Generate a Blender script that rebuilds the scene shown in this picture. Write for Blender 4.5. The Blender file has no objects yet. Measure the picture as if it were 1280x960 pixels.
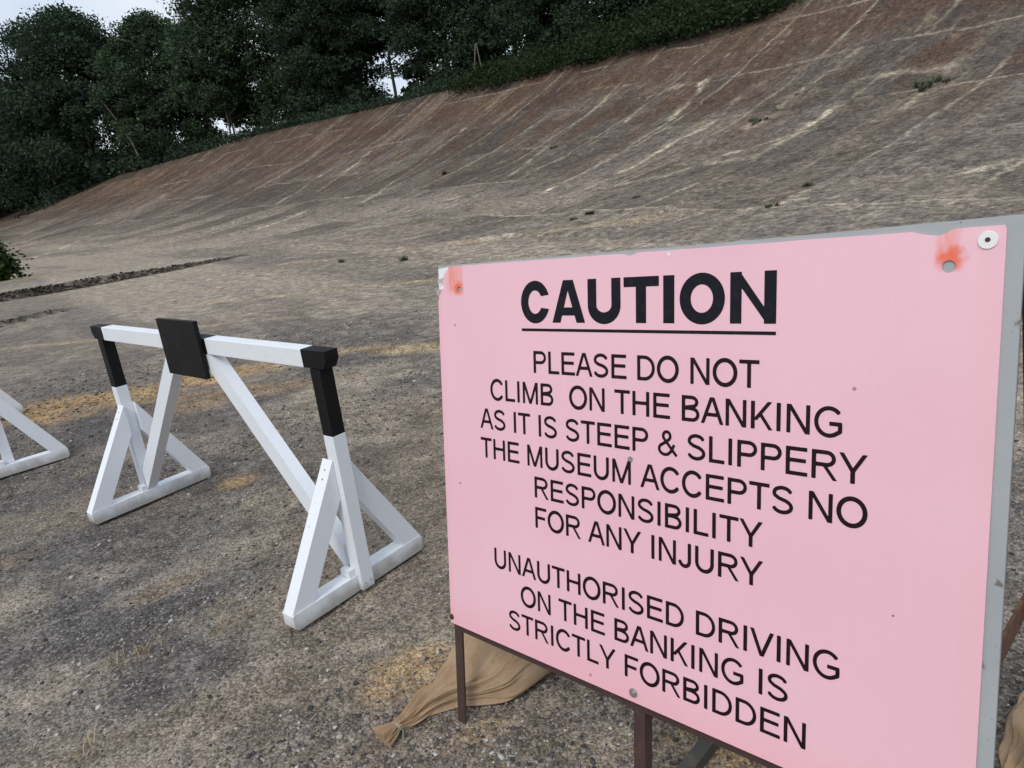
import bpy, bmesh, math, random
import numpy as np
from mathutils import Vector, Matrix
sc = bpy.context.scene
COL = sc.collection
rad = math.radians

# ------------------------------------------------------------------ camera, world, sun, exposure
CAMH = 1.5
PITCH, ROLL, FPX = 0.2953, -0.1189, 877.7
cp, sp = math.cos(PITCH), math.sin(PITCH)
cr, sr = math.cos(ROLL), math.sin(ROLL)
fw = Vector((0, cp, -sp)); r0 = Vector((1, 0, 0)); u0 = Vector((0, sp, cp))
rt = r0*cr + u0*sr; up = -r0*sr + u0*cr
cam_d = bpy.data.cameras.new('camera'); cam = bpy.data.objects.new('camera', cam_d); COL.objects.link(cam)
M = Matrix((rt, up, -fw)).transposed().to_4x4(); M.translation = (0, 0, CAMH)
cam.matrix_world = M
cam_d.sensor_width = 36; cam_d.lens = FPX/1280*36; cam_d.clip_start = .05; cam_d.clip_end = 5000
sc.camera = cam

SUN_EL, SUN_AZ = rad(48), rad(205)      # azimuth measured clockwise from +Y: behind the camera, a little left
w = bpy.data.worlds.new('World'); sc.world = w; w.use_nodes = True
nt = w.node_tree; nt.nodes.clear()
def wn(t): return nt.nodes.new(t)
sky = wn('ShaderNodeTexSky'); sky.sky_type = 'NISHITA'; sky.sun_disc = False
sky.sun_elevation = SUN_EL; sky.sun_rotation = SUN_AZ; sky.dust_density = 2
bg1 = wn('ShaderNodeBackground'); bg1.inputs[1].default_value = .09
nt.links.new(sky.outputs[0], bg1.inputs[0])
tc = wn('ShaderNodeTexCoord'); mp = wn('ShaderNodeMapping'); mp.inputs['Scale'].default_value = (1, 1, 2.6)
nz = wn('ShaderNodeTexNoise'); nz.inputs['Scale'].default_value = 2.2; nz.inputs['Detail'].default_value = 6; nz.inputs['Roughness'].default_value = .55
ramp = wn('ShaderNodeValToRGB')
ramp.color_ramp.elements[0].position = .36; ramp.color_ramp.elements[0].color = (.50, .60, .74, 1)
ramp.color_ramp.elements[1].position = .62; ramp.color_ramp.elements[1].color = (.78, .81, .86, 1)
nt.links.new(tc.outputs['Generated'], mp.inputs[0]); nt.links.new(mp.outputs[0], nz.inputs['Vector']); nt.links.new(nz.outputs['Fac'], ramp.inputs[0])
bg2 = wn('ShaderNodeBackground'); bg2.inputs[1].default_value = .85
nt.links.new(ramp.outputs[0], bg2.inputs[0])
mx = wn('ShaderNodeMixShader'); mx.inputs[0].default_value = .85
nt.links.new(bg1.outputs[0], mx.inputs[1]); nt.links.new(bg2.outputs[0], mx.inputs[2])
wo = wn('ShaderNodeOutputWorld'); nt.links.new(mx.outputs[0], wo.inputs[0])

sd = bpy.data.lights.new('sun', 'SUN'); sd.energy = 1.1; sd.angle = rad(22); sd.color = (1, .96, .9)
so = bpy.data.objects.new('sun', sd); COL.objects.link(so)
sdir = Vector((math.sin(SUN_AZ)*math.cos(SUN_EL), math.cos(SUN_AZ)*math.cos(SUN_EL), math.sin(SUN_EL)))
so.rotation_euler = sdir.to_track_quat('Z', 'Y').to_euler(); so.location = (0, 0, 60)
sc.view_settings.view_transform = 'Standard'; sc.view_settings.look = 'None'
sc.view_settings.exposure = 0.55; sc.view_settings.gamma = 1

# ------------------------------------------------------------------ numpy noise
def _h(ix, iy, seed):
    n = (ix.astype(np.int64)*374761393 + iy.astype(np.int64)*668265263 + seed*974711) & 0x7fffffff
    n = ((n ^ (n >> 13))*1274126177) & 0x7fffffff
    n = (n ^ (n >> 16)) & 0xffff
    return n/65535.0
def vnoise(x, y, seed=0):
    ix, iy = np.floor(x), np.floor(y); fx, fy = x-ix, y-iy
    fx = fx*fx*(3-2*fx); fy = fy*fy*(3-2*fy)
    a = _h(ix, iy, seed); b = _h(ix+1, iy, seed); c = _h(ix, iy+1, seed); d = _h(ix+1, iy+1, seed)
    return (a*(1-fx)+b*fx)*(1-fy) + (c*(1-fx)+d*fx)*fy
def fbm(x, y, seed=0, oct=4, gain=.5):
    s = 0; a = 1; t = 0
    for k in range(oct):
        s = s + a*vnoise(x*2**k + 17.3*k, y*2**k - 9.1*k, seed+k); t += a; a *= gain
    return s/t
def sstep(a, b, x):
    t = np.clip((x-a)/(b-a), 0, 1); return t*t*(3-2*t)

# ------------------------------------------------------------------ material helpers
class NT:
    def __init__(s, name):
        s.m = bpy.data.materials.new(name); s.m.use_nodes = True; s.t = s.m.node_tree
        s.b = s.t.nodes['Principled BSDF']
    def n(s, t, **kw):
        o = s.t.nodes.new(t)
        for k, v in kw.items(): setattr(o, k, v)
        return o
    def l(s, a, b): s.t.links.new(a, b)
    def inp(s, sock, v):
        if hasattr(v, 'is_linked') or hasattr(v, 'links'): s.l(v, sock)
        else: sock.default_value = v
    def math(s, op, a, b=0.0, clamp=False):
        o = s.n('ShaderNodeMath', operation=op, use_clamp=clamp); s.inp(o.inputs[0], a); s.inp(o.inputs[1], b); return o.outputs[0]
    def noise(s, vec, scale, detail=4, rough=.5, out='Fac'):
        o = s.n('ShaderNodeTexNoise'); o.inputs['Scale'].default_value = scale; o.inputs['Detail'].default_value = detail; o.inputs['Roughness'].default_value = rough
        s.l(vec, o.inputs['Vector']); return o.outputs[out]
    def mapr(s, v, a, b, c=0, d=1):
        o = s.n('ShaderNodeMapRange', interpolation_type='SMOOTHSTEP'); s.inp(o.inputs[0], v)
        for i, k in enumerate((a, b, c, d)): o.inputs[i+1].default_value = k
        return o.outputs[0]
    def mix(s, f, a, b, mode='MIX'):
        o = s.n('ShaderNodeMix', data_type='RGBA', blend_type=mode)
        s.inp(o.inputs[0], f)
        for sock, v in ((o.inputs[6], a), (o.inputs[7], b)):
            if isinstance(v, tuple): sock.default_value = v if len(v) == 4 else v+(1,)
            else: s.l(v, sock)
        return o.outputs[2]
    def scale(s, vec, k):
        o = s.n('ShaderNodeMapping'); o.inputs['Scale'].default_value = k; s.l(vec, o.inputs[0]); return o.outputs[0]
    def bump(s, h, dist, strength=1, nrm=None):
        o = s.n('ShaderNodeBump'); o.inputs['Distance'].default_value = dist; o.inputs['Strength'].default_value = strength
        s.l(h, o.inputs['Height'])
        if nrm: s.l(nrm, o.inputs['Normal'])
        return o.outputs[0]
    def done(s, col=None, rough=None, nrm=None, spec=None):
        if col is not None: s.inp(s.b.inputs['Base Color'], col if not isinstance(col, tuple) else col+(1,))
        if rough is not None: s.inp(s.b.inputs['Roughness'], rough)
        if nrm is not None: s.l(nrm, s.b.inputs['Normal'])
        if spec is not None: s.b.inputs['Specular IOR Level'].default_value = spec
        return s.m
    def obj(s): return s.n('ShaderNodeTexCoord').outputs['Object']
    def rnd(s): return s.n('ShaderNodeNewGeometry').outputs['Random Per Island']

def mat_paint(name, col, rough, grime=(.30, .27, .22), amount=.35, zlow=True):
    t = NT(name); o = t.obj()
    n1 = t.noise(t.scale(o, (1, 1, 1)), 9, 5, .6)
    n2 = t.noise(o, 55, 4, .65)
    g = t.mapr(n1, .52, .78, 0, amount*.55)
    c = t.mix(g, col, tuple(k*.82 for k in col))
    n3 = t.noise(o, 15, 6, .72)
    c = t.mix(t.mapr(n3, .60, .72, 0, amount*.5), c, tuple(k*.62 for k in col))
    sp_ = t.mapr(n2, .64, .74, 0, amount*1.3)
    c = t.mix(sp_, c, grime)
    if zlow:
        geo = t.n('ShaderNodeNewGeometry'); sx = t.n('ShaderNodeSeparateXYZ'); t.l(geo.outputs['Position'], sx.inputs[0])
        zz = t.math('ADD', sx.outputs[2], t.math('MULTIPLY', t.math('SUBTRACT', n1, .5), .12))
        f = t.mapr(zz, .015, .085, .75, 0)
        c = t.mix(f, c, grime)
    gr = t.noise(t.scale(o, (30, 30, 4)), 6, 3)
    nb = t.bump(gr, .0012, .6)
    return t.done(c, t.mapr(n1, .3, .7, rough-.08, rough+.1), nb)

def mat_iron(name, a, b, bscale=16):
    t = NT(name); o = t.obj()
    n1 = t.noise(o, bscale, 6, .65); n2 = t.noise(o, 90, 4, .6)
    c = t.mix(t.mapr(n1, .45, .68), a, b)
    c = t.mix(t.mapr(n2, .62, .75, 0, .5), c, (.20, .09, .045))
    return t.done(c, .75, t.bump(n2, .0012, .7))

# ------------------------------------------------------------------ mesh helpers
def link(name, me, mats, parent=None):
    o = bpy.data.objects.new(name, me)
    for m in (mats if isinstance(mats, (list, tuple)) else [mats]): me.materials.append(m)
    COL.objects.link(o)
    if parent: o.parent = parent
    return o
def obj(name, bm, mats, parent=None, bevel=0, smooth=False):
    if bevel:
        bmesh.ops.bevel(bm, geom=[e for e in bm.edges if e.calc_face_angle(0) > .5], offset=bevel, segments=2, affect='EDGES', profile=.6, material=-1)
    bmesh.ops.recalc_face_normals(bm, faces=bm.faces)
    me = bpy.data.meshes.new(name); bm.to_mesh(me); bm.free()
    if smooth:
        for p in me.polygons: p.use_smooth = True
    return link(name, me, mats, parent)
def tag(o, label, cat, group=None):
    o['label'] = label; o['category'] = cat
    if group: o['group'] = group
    return o
def thing(name, label, cat, loc=(0, 0, 0), rotz=0, group=None):
    o = bpy.data.objects.new(name, None); o.empty_display_size = .2; COL.objects.link(o)
    o.location = loc; o.rotation_euler = (0, 0, rotz)
    return tag(o, label, cat, group)
def np_mesh(name, V, F, mats, parent=None, k=4, smooth=False):
    me = bpy.data.meshes.new(name); V = np.asarray(V, np.float32); F = np.asarray(F, np.int32)
    me.vertices.add(len(V)); me.vertices.foreach_set('co', V.ravel())
    me.loops.add(F.size); me.loops.foreach_set('vertex_index', F.ravel())
    me.polygons.add(len(F)); me.polygons.foreach_set('loop_start', np.arange(0, F.size, k, dtype=np.int32))
    me.polygons.foreach_set('loop_total', np.full(len(F), k, np.int32))
    if smooth: me.polygons.foreach_set('use_smooth', np.ones(len(F), bool))
    me.update(calc_edges=True)
    return link(name, me, mats, parent)
def box(bm, x0, x1, y0, y1, z0, z1, mi=0):
    v = [bm.verts.new(p) for p in ((x0,y0,z0),(x1,y0,z0),(x1,y1,z0),(x0,y1,z0),(x0,y0,z1),(x1,y0,z1),(x1,y1,z1),(x0,y1,z1))]
    for f in ((0,3,2,1),(4,5,6,7),(0,1,5,4),(1,2,6,5),(2,3,7,6),(3,0,4,7)):
        bm.faces.new([v[i] for i in f]).material_index = mi
def hexa(bm, lo, hi, mi=0):
    v = [bm.verts.new(p) for p in list(lo)+list(hi)]
    for f in ((0,3,2,1),(4,5,6,7),(0,1,5,4),(1,2,6,5),(2,3,7,6),(3,0,4,7)):
        bm.faces.new([v[i] for i in f]).material_index = mi
def prism_y(bm, prof, y0, y1, mi=0):       # profile in x,z extruded along y
    a = [bm.verts.new((x, y0, z)) for x, z in prof]; b = [bm.verts.new((x, y1, z)) for x, z in prof]
    n = len(prof)
    bm.faces.new(a).material_index = mi; bm.faces.new(b[::-1]).material_index = mi
    for i in range(n): bm.faces.new((a[i], b[i], b[(i+1) % n], a[(i+1) % n])).material_index = mi
def bar(bm, p, q, wx, wy, upv=(0, 0, 1), mi=0):
    p, q = Vector(p), Vector(q); d = (q-p).normalized(); a = d.cross(Vector(upv)).normalized(); b = a.cross(d)
    lo = [p + a*sx*wx/2 + b*sy*wy/2 for sx, sy in ((-1,-1),(1,-1),(1,1),(-1,1))]
    hi = [v + (q-p) for v in lo]
    hexa(bm, lo, hi, mi)

# ------------------------------------------------------------------ terrain: flat track floor rising into the banking
RC = 220.0; CC = np.array([-161.3, -101.7])
PHI0 = math.atan2(45.5-CC[1], 2.2-CC[0])
hc_az = np.array([-60, -40, -33.4, -30.6, -26, -20.6, -16, -9.5, 0, 40])
hc_v = np.array([1.2, 2.6, 3.7, 4.31, 5.81, 6.49, 7.0, 6.92, 6.95, 6.95])
def crest_pt(az):
    a = np.radians(az); dv = np.array([np.sin(a), np.cos(a)]); b = dv @ (-CC); c = CC@CC-RC*RC
    return dv*(-b+np.sqrt(b*b-c))
ph_tab = np.array([math.atan2(*(crest_pt(a)-CC)[::-1]) for a in hc_az])
def sd_of(x, y):
    dx, dy = x-CC[0], y-CC[1]; r = np.hypot(dx, dy); ph = np.arctan2(dy, dx)
    return RC*(ph-PHI0), RC-r, ph       # s grows towards the far left, d inward from the crest
def hcrest(ph):
    o = np.argsort(ph_tab); return np.interp(ph, ph_tab[o], hc_v[o])
WB = 25.0
kA, kB = np.array([-6.9, 20.15]), np.array([-13.0, 13.4])     # broken slab edge (right tip, left end)
def height(x, y):
    s, d, ph = sd_of(x, y); hc = hcrest(ph)
    ds = d + .25*(fbm(s*.15, d*.15, 5, 3)-.5)
    z = hc*np.clip(1-np.clip(ds, 0, None)/WB, 0, 1)**2.15
    z = np.where(ds < 0, hc - .35*sstep(0, -3, ds) - (hc-.35)*sstep(-26, -70, ds), z)
    on = sstep(0, 4, d)
    z = z + on*((fbm(s*.5, d*.5, 8, 4)-.5)*.10*sstep(3, 14, np.hypot(x, y)))
    # slab joints settle unevenly on the banking
    z = z + (_h(np.floor(s/3.3), np.floor(d/4.1), 3)-.5)*.08*sstep(26, 20, d)*sstep(0, 3, d)
    # raised slab beyond the broken kerb
    t = kB-kA; L = np.hypot(*t); t = t/L; n = np.array([t[1], -t[0]])
    if n @ np.array([0, 1.0]) < 0: n = -n
    px, py = x-kA[0], y-kA[1]; al = px*t[0]+py*t[1]; ac = px*n[0]+py*n[1] + .07*(fbm(x*.9, y*.9, 11, 2)-.5)
    step = np.clip(al/4, 0, 1)**.7*.17*sstep(-.05, .07, ac)*sstep(9, 3, ac)*sstep(-.3, .2, al)
    edge = sstep(-.18, -.05, ac)*sstep(.16, .04, ac)*sstep(-.1, .2, al)*sstep(14, 10, al)
    # second short break
    a2, b2 = np.array([-7.75, 12.8]), np.array([-8.6, 10.6]); t2 = b2-a2; L2 = np.hypot(*t2); t2 = t2/L2; n2 = np.array([t2[1], -t2[0]])
    if n2 @ np.array([-1.0, 1.0]) < 0: n2 = -n2
    qx, qy = x-a2[0], y-a2[1]; al2 = qx*t2[0]+qy*t2[1]; ac2 = qx*n2[0]+qy*n2[1] + .12*(fbm(x*2.1, y*2.1, 12, 3)-.5)
    step2 = .07*sstep(-.03, .06, ac2)*sstep(2.4, .6, ac2)*sstep(-.15, .3, al2)*sstep(5, 3, al2)
    edge2 = sstep(-.10, 0, ac2)*sstep(.16, .05, ac2)*sstep(-.1, .15, al2)*sstep(5, 3, al2)
    z = z + step + step2
    r = np.hypot(x, y)
    fine = ((fbm(x*9, y*9, 21, 3)-.5)*.012 + (fbm(x*1.6, y*1.6, 22, 3)-.5)*.028)*sstep(9, 5, r)
    return z + fine - .004, np.maximum(edge, edge2), s, d
def hz(x, y): return float(height(np.array([float(x)]), np.array([float(y)]))[0][0])

def ray_ground(px, py):
    """where a sight line through the photograph meets the terrain"""
    v = fw + rt*((px-640)/FPX) + up*((480-py)/FPX); v = np.array(v)
    ts = np.geomspace(1, 160, 3000); x = v[0]*ts; y = v[1]*ts; z = CAMH+v[2]*ts
    hgt = height(x, y)[0]; i = int(np.argmax(z < hgt)); return float(x[i]), float(y[i]), float(hgt[i])
# pale earth and mortar filled joints that stand out on the banking, along the photo's sight lines
JOINTS = (([(912,67),(880,102)],.10,.5), ([(880,102),(855,130),(836,150)],.17,.97), ([(836,150),(790,180),(730,215),(675,242)],.11,.7), ([(880,103),(845,108),(815,120)],.20,.95), ([(815,120),(785,150),(732,185),(660,215)],.11,.75),
         ([(797,80),(745,135),(690,177),(630,225)],.10,.7), ([(990,35),(945,100),(895,150),(815,195),(735,235)],.10,.7), ([(1167,10),(1140,45),(1105,85),(1055,125),(1015,155),(950,192),(885,205)],.11,.65),
         ([(1247,10),(1180,90),(1125,137)],.11,.6), ([(1085,96),(1125,90),(1190,83)],.20,.9), ([(975,135),(1025,95),(1075,60)],.09,.7), ([(936,158),(960,147)],.30,.9),
         ([(775,230),(835,220),(885,200),(1005,165),(1105,150)],.09,.6), ([(925,265),(1005,247),(1105,240),(1265,200)],.10,.5), ([(700,125),(745,110),(800,105)],.09,.5), ([(640,160),(700,140),(760,132)],.09,.45),
         ([(462,190),(435,212),(397,240)],.14,.9), ([(400,220),(345,255)],.14,.85), ([(582,160),(542,192),(500,222),(455,252)],.13,.8), ([(525,165),(492,187)],.13,.75), ([(260,245),(215,255)],.16,.7),
         ([(100,300),(42,322)],.16,.6), ([(380,265),(320,287)],.12,.55), ([(640,295),(500,310),(425,317),(320,325)],.12,.4), ([(330,190),(290,222)],.12,.5), ([(235,215),(190,255),(140,285)],.14,.5), ([(610,235),(560,250),(470,275)],.1,.5),
         ([(700,260),(600,280),(500,300)],.10,.4), ([(150,265),(90,292)],.15,.5), ([(310,235),(250,262),(205,280)],.12,.45))
JOINTS = [([ray_ground(*p)[:2] for p in pts], wd, k) for pts, wd, k in JOINTS]
def gcolor(x, y, s, d, edge):
    """real surface colour of the old concrete, dirt, sand and grass"""
    r = np.hypot(x, y)
    bank = sstep(24, 12, d)
    n1 = fbm(x*.35, y*.35, 31, 5, .6); n2 = fbm(x*1.7, y*1.7, 32, 5, .62); n3 = fbm(x*.9+5, y*.9, 33, 5, .6)
    def C(*c): return np.array(c)
    col = C(.150, .130, .111)[None]*np.ones((len(x), 1))
    def mixin(f, c):
        nonlocal col
        f = np.clip(f, 0, 1)[:, None]; col = col*(1-f) + C(*c)[None]*f
    mixin(sstep(.48, .62, n1)*.8, (.215, .180, .140))                 # paler dry crust
    mixin(sstep(.47, .58, fbm(x*.8+3, y*.8, 37, 5, .6))*.8*sstep(14, 5, r), (.078, .073, .071)); mixin(sstep(.50, .62, n2)*.7*sstep(16, 7, r), (.088, .081, .077))  # bare dark aggregate
    mixin(sstep(.52, .64, n3)*.7, (.245, .210, .165))
    # gentle pale run along the foot of the banking
    run = fbm(s*.06, d*.55, 36, 4, .55)
    mixin(sstep(.46, .62, run)*sstep(8, 20, d)*sstep(4, 8, r)*.8, (.265, .226, .180))
    mixin(sstep(.50, .36, run)*sstep(8, 20, d)*sstep(4, 8, r)*.45, (.125, .108, .094))
    # the brown dirt strip where the barriers and the sign stand
    m = np.exp(-(((x+.35)*.8+(y-2.9)*.25)/.75)**2)*sstep(5.5, 3.8, y)
    mixin(m*(.55+.5*n2), (.165, .135, .103))
    for cx, cy, ra, rb, an, k, cc in ((-1.75, 2.35, .55, .34, .5, .85, (.074, .071, .073)), (-1.25, 2.05, .40, .22, .6, .8, (.078, .074, .074)), (-2.7, 2.9, .9, .35, .4, .7, (.085, .080, .078)),
                                  (-1.45, 2.75, .42, .12, .75, .6, (.225, .195, .158)), (-1.15, 2.40, .25, .09, .3, .4, (.21, .18, .14)), (-.55, 2.30, .55, .50, .2, .8, (.168, .142, .112)),
                                  (-1.0, 1.85, .5, .10, .2, .35, (.19, .155, .112)), (-1.55, 2.62, .16, .05, .7, .6, (.165, .12, .075)), (-2.3, 3.6, .7, .3, .4, .5, (.19, .155, .115)), (.3, 5.0, 1.2, .5, .2, .5, (.235, .19, .15))):
        c_, s_ = math.cos(an), math.sin(an); dx, dy = x-cx, y-cy
        q = np.hypot((dx*c_+dy*s_)/ra, (-dx*s_+dy*c_)/rb)
        mixin(k*sstep(1.3, .5, q + 1.3*(fbm(x*2.6, y*2.6, 57, 5, .62)-.5)), cc)
    # banking: greyer low down, rust-brown moss and leaf dirt under the trees
    bt = fbm(s*.22, d*.22, 41, 4, .55)
    mixin(bank*.85*sstep(.3, .6, bt+.12), (.112, .096, .084))
    mixin(bank*sstep(.52, .66, fbm(s*.5, d*.12, 43, 4))*.5, (.175, .142, .112))
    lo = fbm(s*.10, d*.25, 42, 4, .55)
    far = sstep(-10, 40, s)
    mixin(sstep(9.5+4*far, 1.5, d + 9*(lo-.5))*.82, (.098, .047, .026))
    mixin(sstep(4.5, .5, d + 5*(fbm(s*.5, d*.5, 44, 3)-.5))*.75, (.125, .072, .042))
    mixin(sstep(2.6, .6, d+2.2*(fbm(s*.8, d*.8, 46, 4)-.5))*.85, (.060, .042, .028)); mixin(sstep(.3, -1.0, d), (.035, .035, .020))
    # pale tan streaks running down the slope
    st = fbm(s*1.1, d*.10, 45, 3, .5)
    mixin(bank*sstep(.60, .74, st)*.6, (.235, .195, .145))
    # sand spills
    for cx, cy, ra, rb, an, k in ((-3.75, 5.9, 1.05, .42, .35, 1.2), (-3.0, 6.2, .8, .35, .3, 1.1), (-1.61, 3.69, .13, .09, .5, .95), (-2.2, 5.6, .8, .3, .2, .5),
                                  (-.43, 1.93, .17, .10, .75, .75), (-.05, 4.6, .5, .2, .3, .45), (.5, 1.55, .28, .2, .6, .8), (-.2, 1.62, .12, .05, .4, .4), (.05, 3.9, .35, .2, .5, .5), (-2.6, 3.0, .3, .12, .5, .3), (.75, 1.35, .3, .2, .7, .7)):
        c_, s_ = math.cos(an), math.sin(an); dx, dy = x-cx, y-cy
        q = np.hypot((dx*c_+dy*s_)/ra, (-dx*s_+dy*c_)/rb)
        mixin(.82*k*sstep(1.25, .45, q + 1.5*(fbm(x*3.5, y*3.5, 51, 5, .65)-.5)), (.310, .205, .100))
    # tan earth-filled joints across the floor
    for pts, wd, k in ((((-5.5, 11.6), (-2.88, 11.25), (-.8, 11.0), (1.5, 10.2)), .13, .85), (((-1.75, 6.7), (-.7, 6.45), (.2, 6.25), (1.4, 5.8)), .15, .95),
                       (((-4.9, 16.2), (-1.0, 15.6), (4, 13.2)), .20, .6), (((-6.9, 9.2), (-4.0, 9.3), (-2.6, 8.9)), .10, .5)):
        for (ax, ay), (bx, by) in zip(pts[:-1], pts[1:]):
            tx, ty = bx-ax, by-ay; L = math.hypot(tx, ty); tx /= L; ty /= L
            al = (x-ax)*tx+(y-ay)*ty; ac = np.abs(-(x-ax)*ty+(y-ay)*tx + .35*(fbm(x*.9, y*.9, 52, 3)-.5))
            al = np.clip(np.maximum(-al, al-L), 0, None)
            mixin(k*sstep(wd*1.5, wd*.3, ac+al)*sstep(.25, .55, fbm(x*2, y*2, 53, 4)), (.350, .270, .175))
    for pts, wd, k in JOINTS:
        for (ax, ay), (bx, by) in zip(pts[:-1], pts[1:]):
            tx, ty = bx-ax, by-ay; L = math.hypot(tx, ty); tx /= L; ty /= L
            al = (x-ax)*tx+(y-ay)*ty; ac = -(x-ax)*ty+(y-ay)*tx
            near = np.nonzero((al > -.8) & (al < L+.8) & (np.abs(ac) < 1.2))[0]
            if not len(near): continue
            xx, yy, al, ac = x[near], y[near], al[near], ac[near]
            dd = np.abs(ac+.30*(fbm(xx*1.1, yy*1.1, 58, 3)-.5))+np.clip(np.maximum(-al, al-L), 0, None)
            f = sstep(wd*1.5, wd*.35, dd+.25*(fbm(xx*3, yy*3, 59, 3)-.5))*np.clip(sstep(.62-.45*k, .80-.45*k, fbm(xx*.9, yy*.9, 60, 4)), 0, 1)*(.45+.55*k)
            f = f[:, None]; tone = C(.47, .41, .31)[None]*(.65+.7*fbm(xx*1.3, yy*1.3, 62, 3))[:, None]
            col[near] = col[near]*(1-f)+tone*f
    mixin(edge*sstep(.25, .5, fbm(x*4, y*4, 54, 3))*.9, (.032, .026, .021))
    mixin(edge*.6, (.050, .041, .034))
    kt = (kB-kA)/np.linalg.norm(kB-kA); kn = np.array([kt[1], -kt[0]]); kn = kn if kn[1] > 0 else -kn
    ka = (x-kA[0])*kt[0]+(y-kA[1])*kt[1]; kc = (x-kA[0])*kn[0]+(y-kA[1])*kn[1]
    mixin(sstep(.08, .3, kc)*sstep(3.2, 1.0, kc+1.6*(fbm(x*.8, y*.8, 63, 4)-.5))*sstep(-.2, .8, ka)*.6, (.255, .225, .185))
    # dry grass and worn verge at the far left
    mixin(sstep(3.2, 1.0, np.hypot((x+14.6)/1.3, (y-20.4)/.8))*sstep(.35, .6, n2)*.8, (.17, .15, .055))
    col *= (.86+.28*fbm(x*6, y*6, 55, 3))[:, None]
    return np.clip(col, 0, 1)

def build_ground():
    ra = [.25]
    while ra[-1] < 230: ra.append(ra[-1]*(1.0038 if 19 < ra[-1] < 75 else 1.0105))
    while ra[-1] < 4000: ra.append(ra[-1]*1.12)
    ra = np.array(ra)
    az = np.concatenate([np.arange(-45, 45.01, .11), np.arange(46, 314.5, 1.25)])
    az = np.radians(az); A, R_ = np.meshgrid(az, ra)
    x = (R_*np.sin(A)).ravel(); y = (R_*np.cos(A)).ravel()
    z, edge, s, d = height(x, y)
    col = gcolor(x, y, s, d, edge)
    nr, na = len(ra), len(az)
    i = np.arange(nr-1)[:, None]*na; j = np.arange(na)[None]; j2 = (j+1) % na
    F = np.stack([i+j, i+j2, i+na+j2, i+na+j], -1).reshape(-1, 4)[:, ::-1]
    V = np.stack([x, y, z], -1)
    V = np.vstack([V, [[0, 0, hz(0, .3)]]])
    t = NT('old_concrete'); uv = t.n('ShaderNodeUVMap').outputs[0]; o = t.obj()
    at = t.n('ShaderNodeAttribute', attribute_name='col').outputs['Color']
    sx = t.n('ShaderNodeSeparateXYZ'); t.l(uv, sx.inputs[0]); S, D = sx.outputs[0], sx.outputs[1]
    wob = t.math('MULTIPLY', t.math('SUBTRACT', t.noise(uv, .45, 4, .6), .5), .75)
    def joint(v, period, w0, w1):
        q = t.math('FRACT', t.math('DIVIDE', t.math('ADD', v, wob), period))
        q = t.math('MULTIPLY', t.math('ABSOLUTE', t.math('SUBTRACT', q, .5)), period)
        return t.mapr(q, w0, w1, 1, 0)
    onb = t.mapr(D, 24.5, 17, 0, 1)
    brk = t.mapr(t.noise(uv, .33, 3, .55), .38, .56)
    brk2 = t.mapr(t.noise(t.scale(uv, (.5, 1, 1)), .4, 3, .55), .44, .60)
    fw_ = t.math('MULTIPLY', t.math('SUBTRACT', t.noise(uv, 3.1, 4, .7), .5), .22)
    j1 = t.math('MULTIPLY', joint(t.math('ADD', S, fw_), 3.3, .02, .12), brk)
    j2 = t.math('MULTIPLY', joint(t.math('ADD', D, fw_), 4.1, .02, .12), brk2)
    jm = t.math('MULTIPLY', t.math('MAXIMUM', j1, j2), onb)
    fine_n = t.noise(uv, 2.6, 4, .6)
    jm = t.math('MULTIPLY', jm, t.mapr(fine_n, .33, .55, .2, 1))
    # slab tone
    fl = t.n('ShaderNodeCombineXYZ')
    t.l(t.math('FLOOR', t.math('DIVIDE', t.math('ADD', t.math('ADD', S, wob), 1.65), 3.3)), fl.inputs[0])
    t.l(t.math('FLOOR', t.math('DIVIDE', t.math('ADD', t.math('ADD', D, wob), 2.05), 4.1)), fl.inputs[1])
    wh = t.n('ShaderNodeTexWhiteNoise', noise_dimensions='2D'); t.l(fl.outputs[0], wh.inputs[0])
    tone = t.math('ADD', t.math('MULTIPLY', t.math('MULTIPLY', t.math('SUBTRACT', wh.outputs[0], .5), .95), onb), 1.0)
    c = t.mix(1, at, tone, 'MULTIPLY')
    # run-off streaks down the slope
    stv = t.scale(uv, (1.0, .09, 1))
    stn = t.noise(stv, 2.6, 5, .62)
    c = t.mix(t.math('MULTIPLY', t.mapr(stn, .53, .66, 0, .5), onb), c, (.26, .215, .165))
    pt = t.noise(uv, .9, 6, .68)
    c = t.mix(t.math('MULTIPLY', t.mapr(pt, .52, .66, 0, .6), onb), c, (.215, .165, .12))
    c = t.mix(t.math('MULTIPLY', t.mapr(pt, .47, .36, 0, .75), onb), c, (.060, .052, .049))
    rs = t.noise(t.scale(uv, (1, .5, 1)), .42, 6, .70); hi_ = t.mapr(D, 17, 7, 0, 1)
    c = t.mix(t.math('MULTIPLY', t.mapr(rs, .46, .58, 0, .85), hi_), c, (.090, .048, .028))
    rs2 = t.noise(t.scale(uv, (1, .3, 1)), 1.7, 6, .72)
    c = t.mix(t.math('MULTIPLY', t.mapr(rs2, .52, .66, 0, .7), hi_), c, (.070, .046, .034))
    c = t.mix(t.math('MULTIPLY', t.mapr(rs2, .46, .36, 0, .5), hi_), c, (.24, .175, .11))
    pa = t.noise(uv, 1.9, 5, .7)
    c = t.mix(t.math('MULTIPLY', t.mapr(pa, .62, .74, 0, .4), onb), c, (.33, .275, .20))
    c = t.mix(t.math('MULTIPLY', t.mapr(stn, .46, .34, 0, .5), onb), c, (.060, .050, .042))
    st2 = t.noise(t.scale(uv, (1.0, .07, 1)), 7.5, 5, .66)
    c = t.mix(t.math('MULTIPLY', t.mapr(st2, .57, .72, 0, .32), onb), c, (.27, .225, .17))
    c = t.mix(t.math('MULTIPLY', t.mapr(st2, .45, .32, 0, .42), onb), c, (.058, .046, .040))
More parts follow.
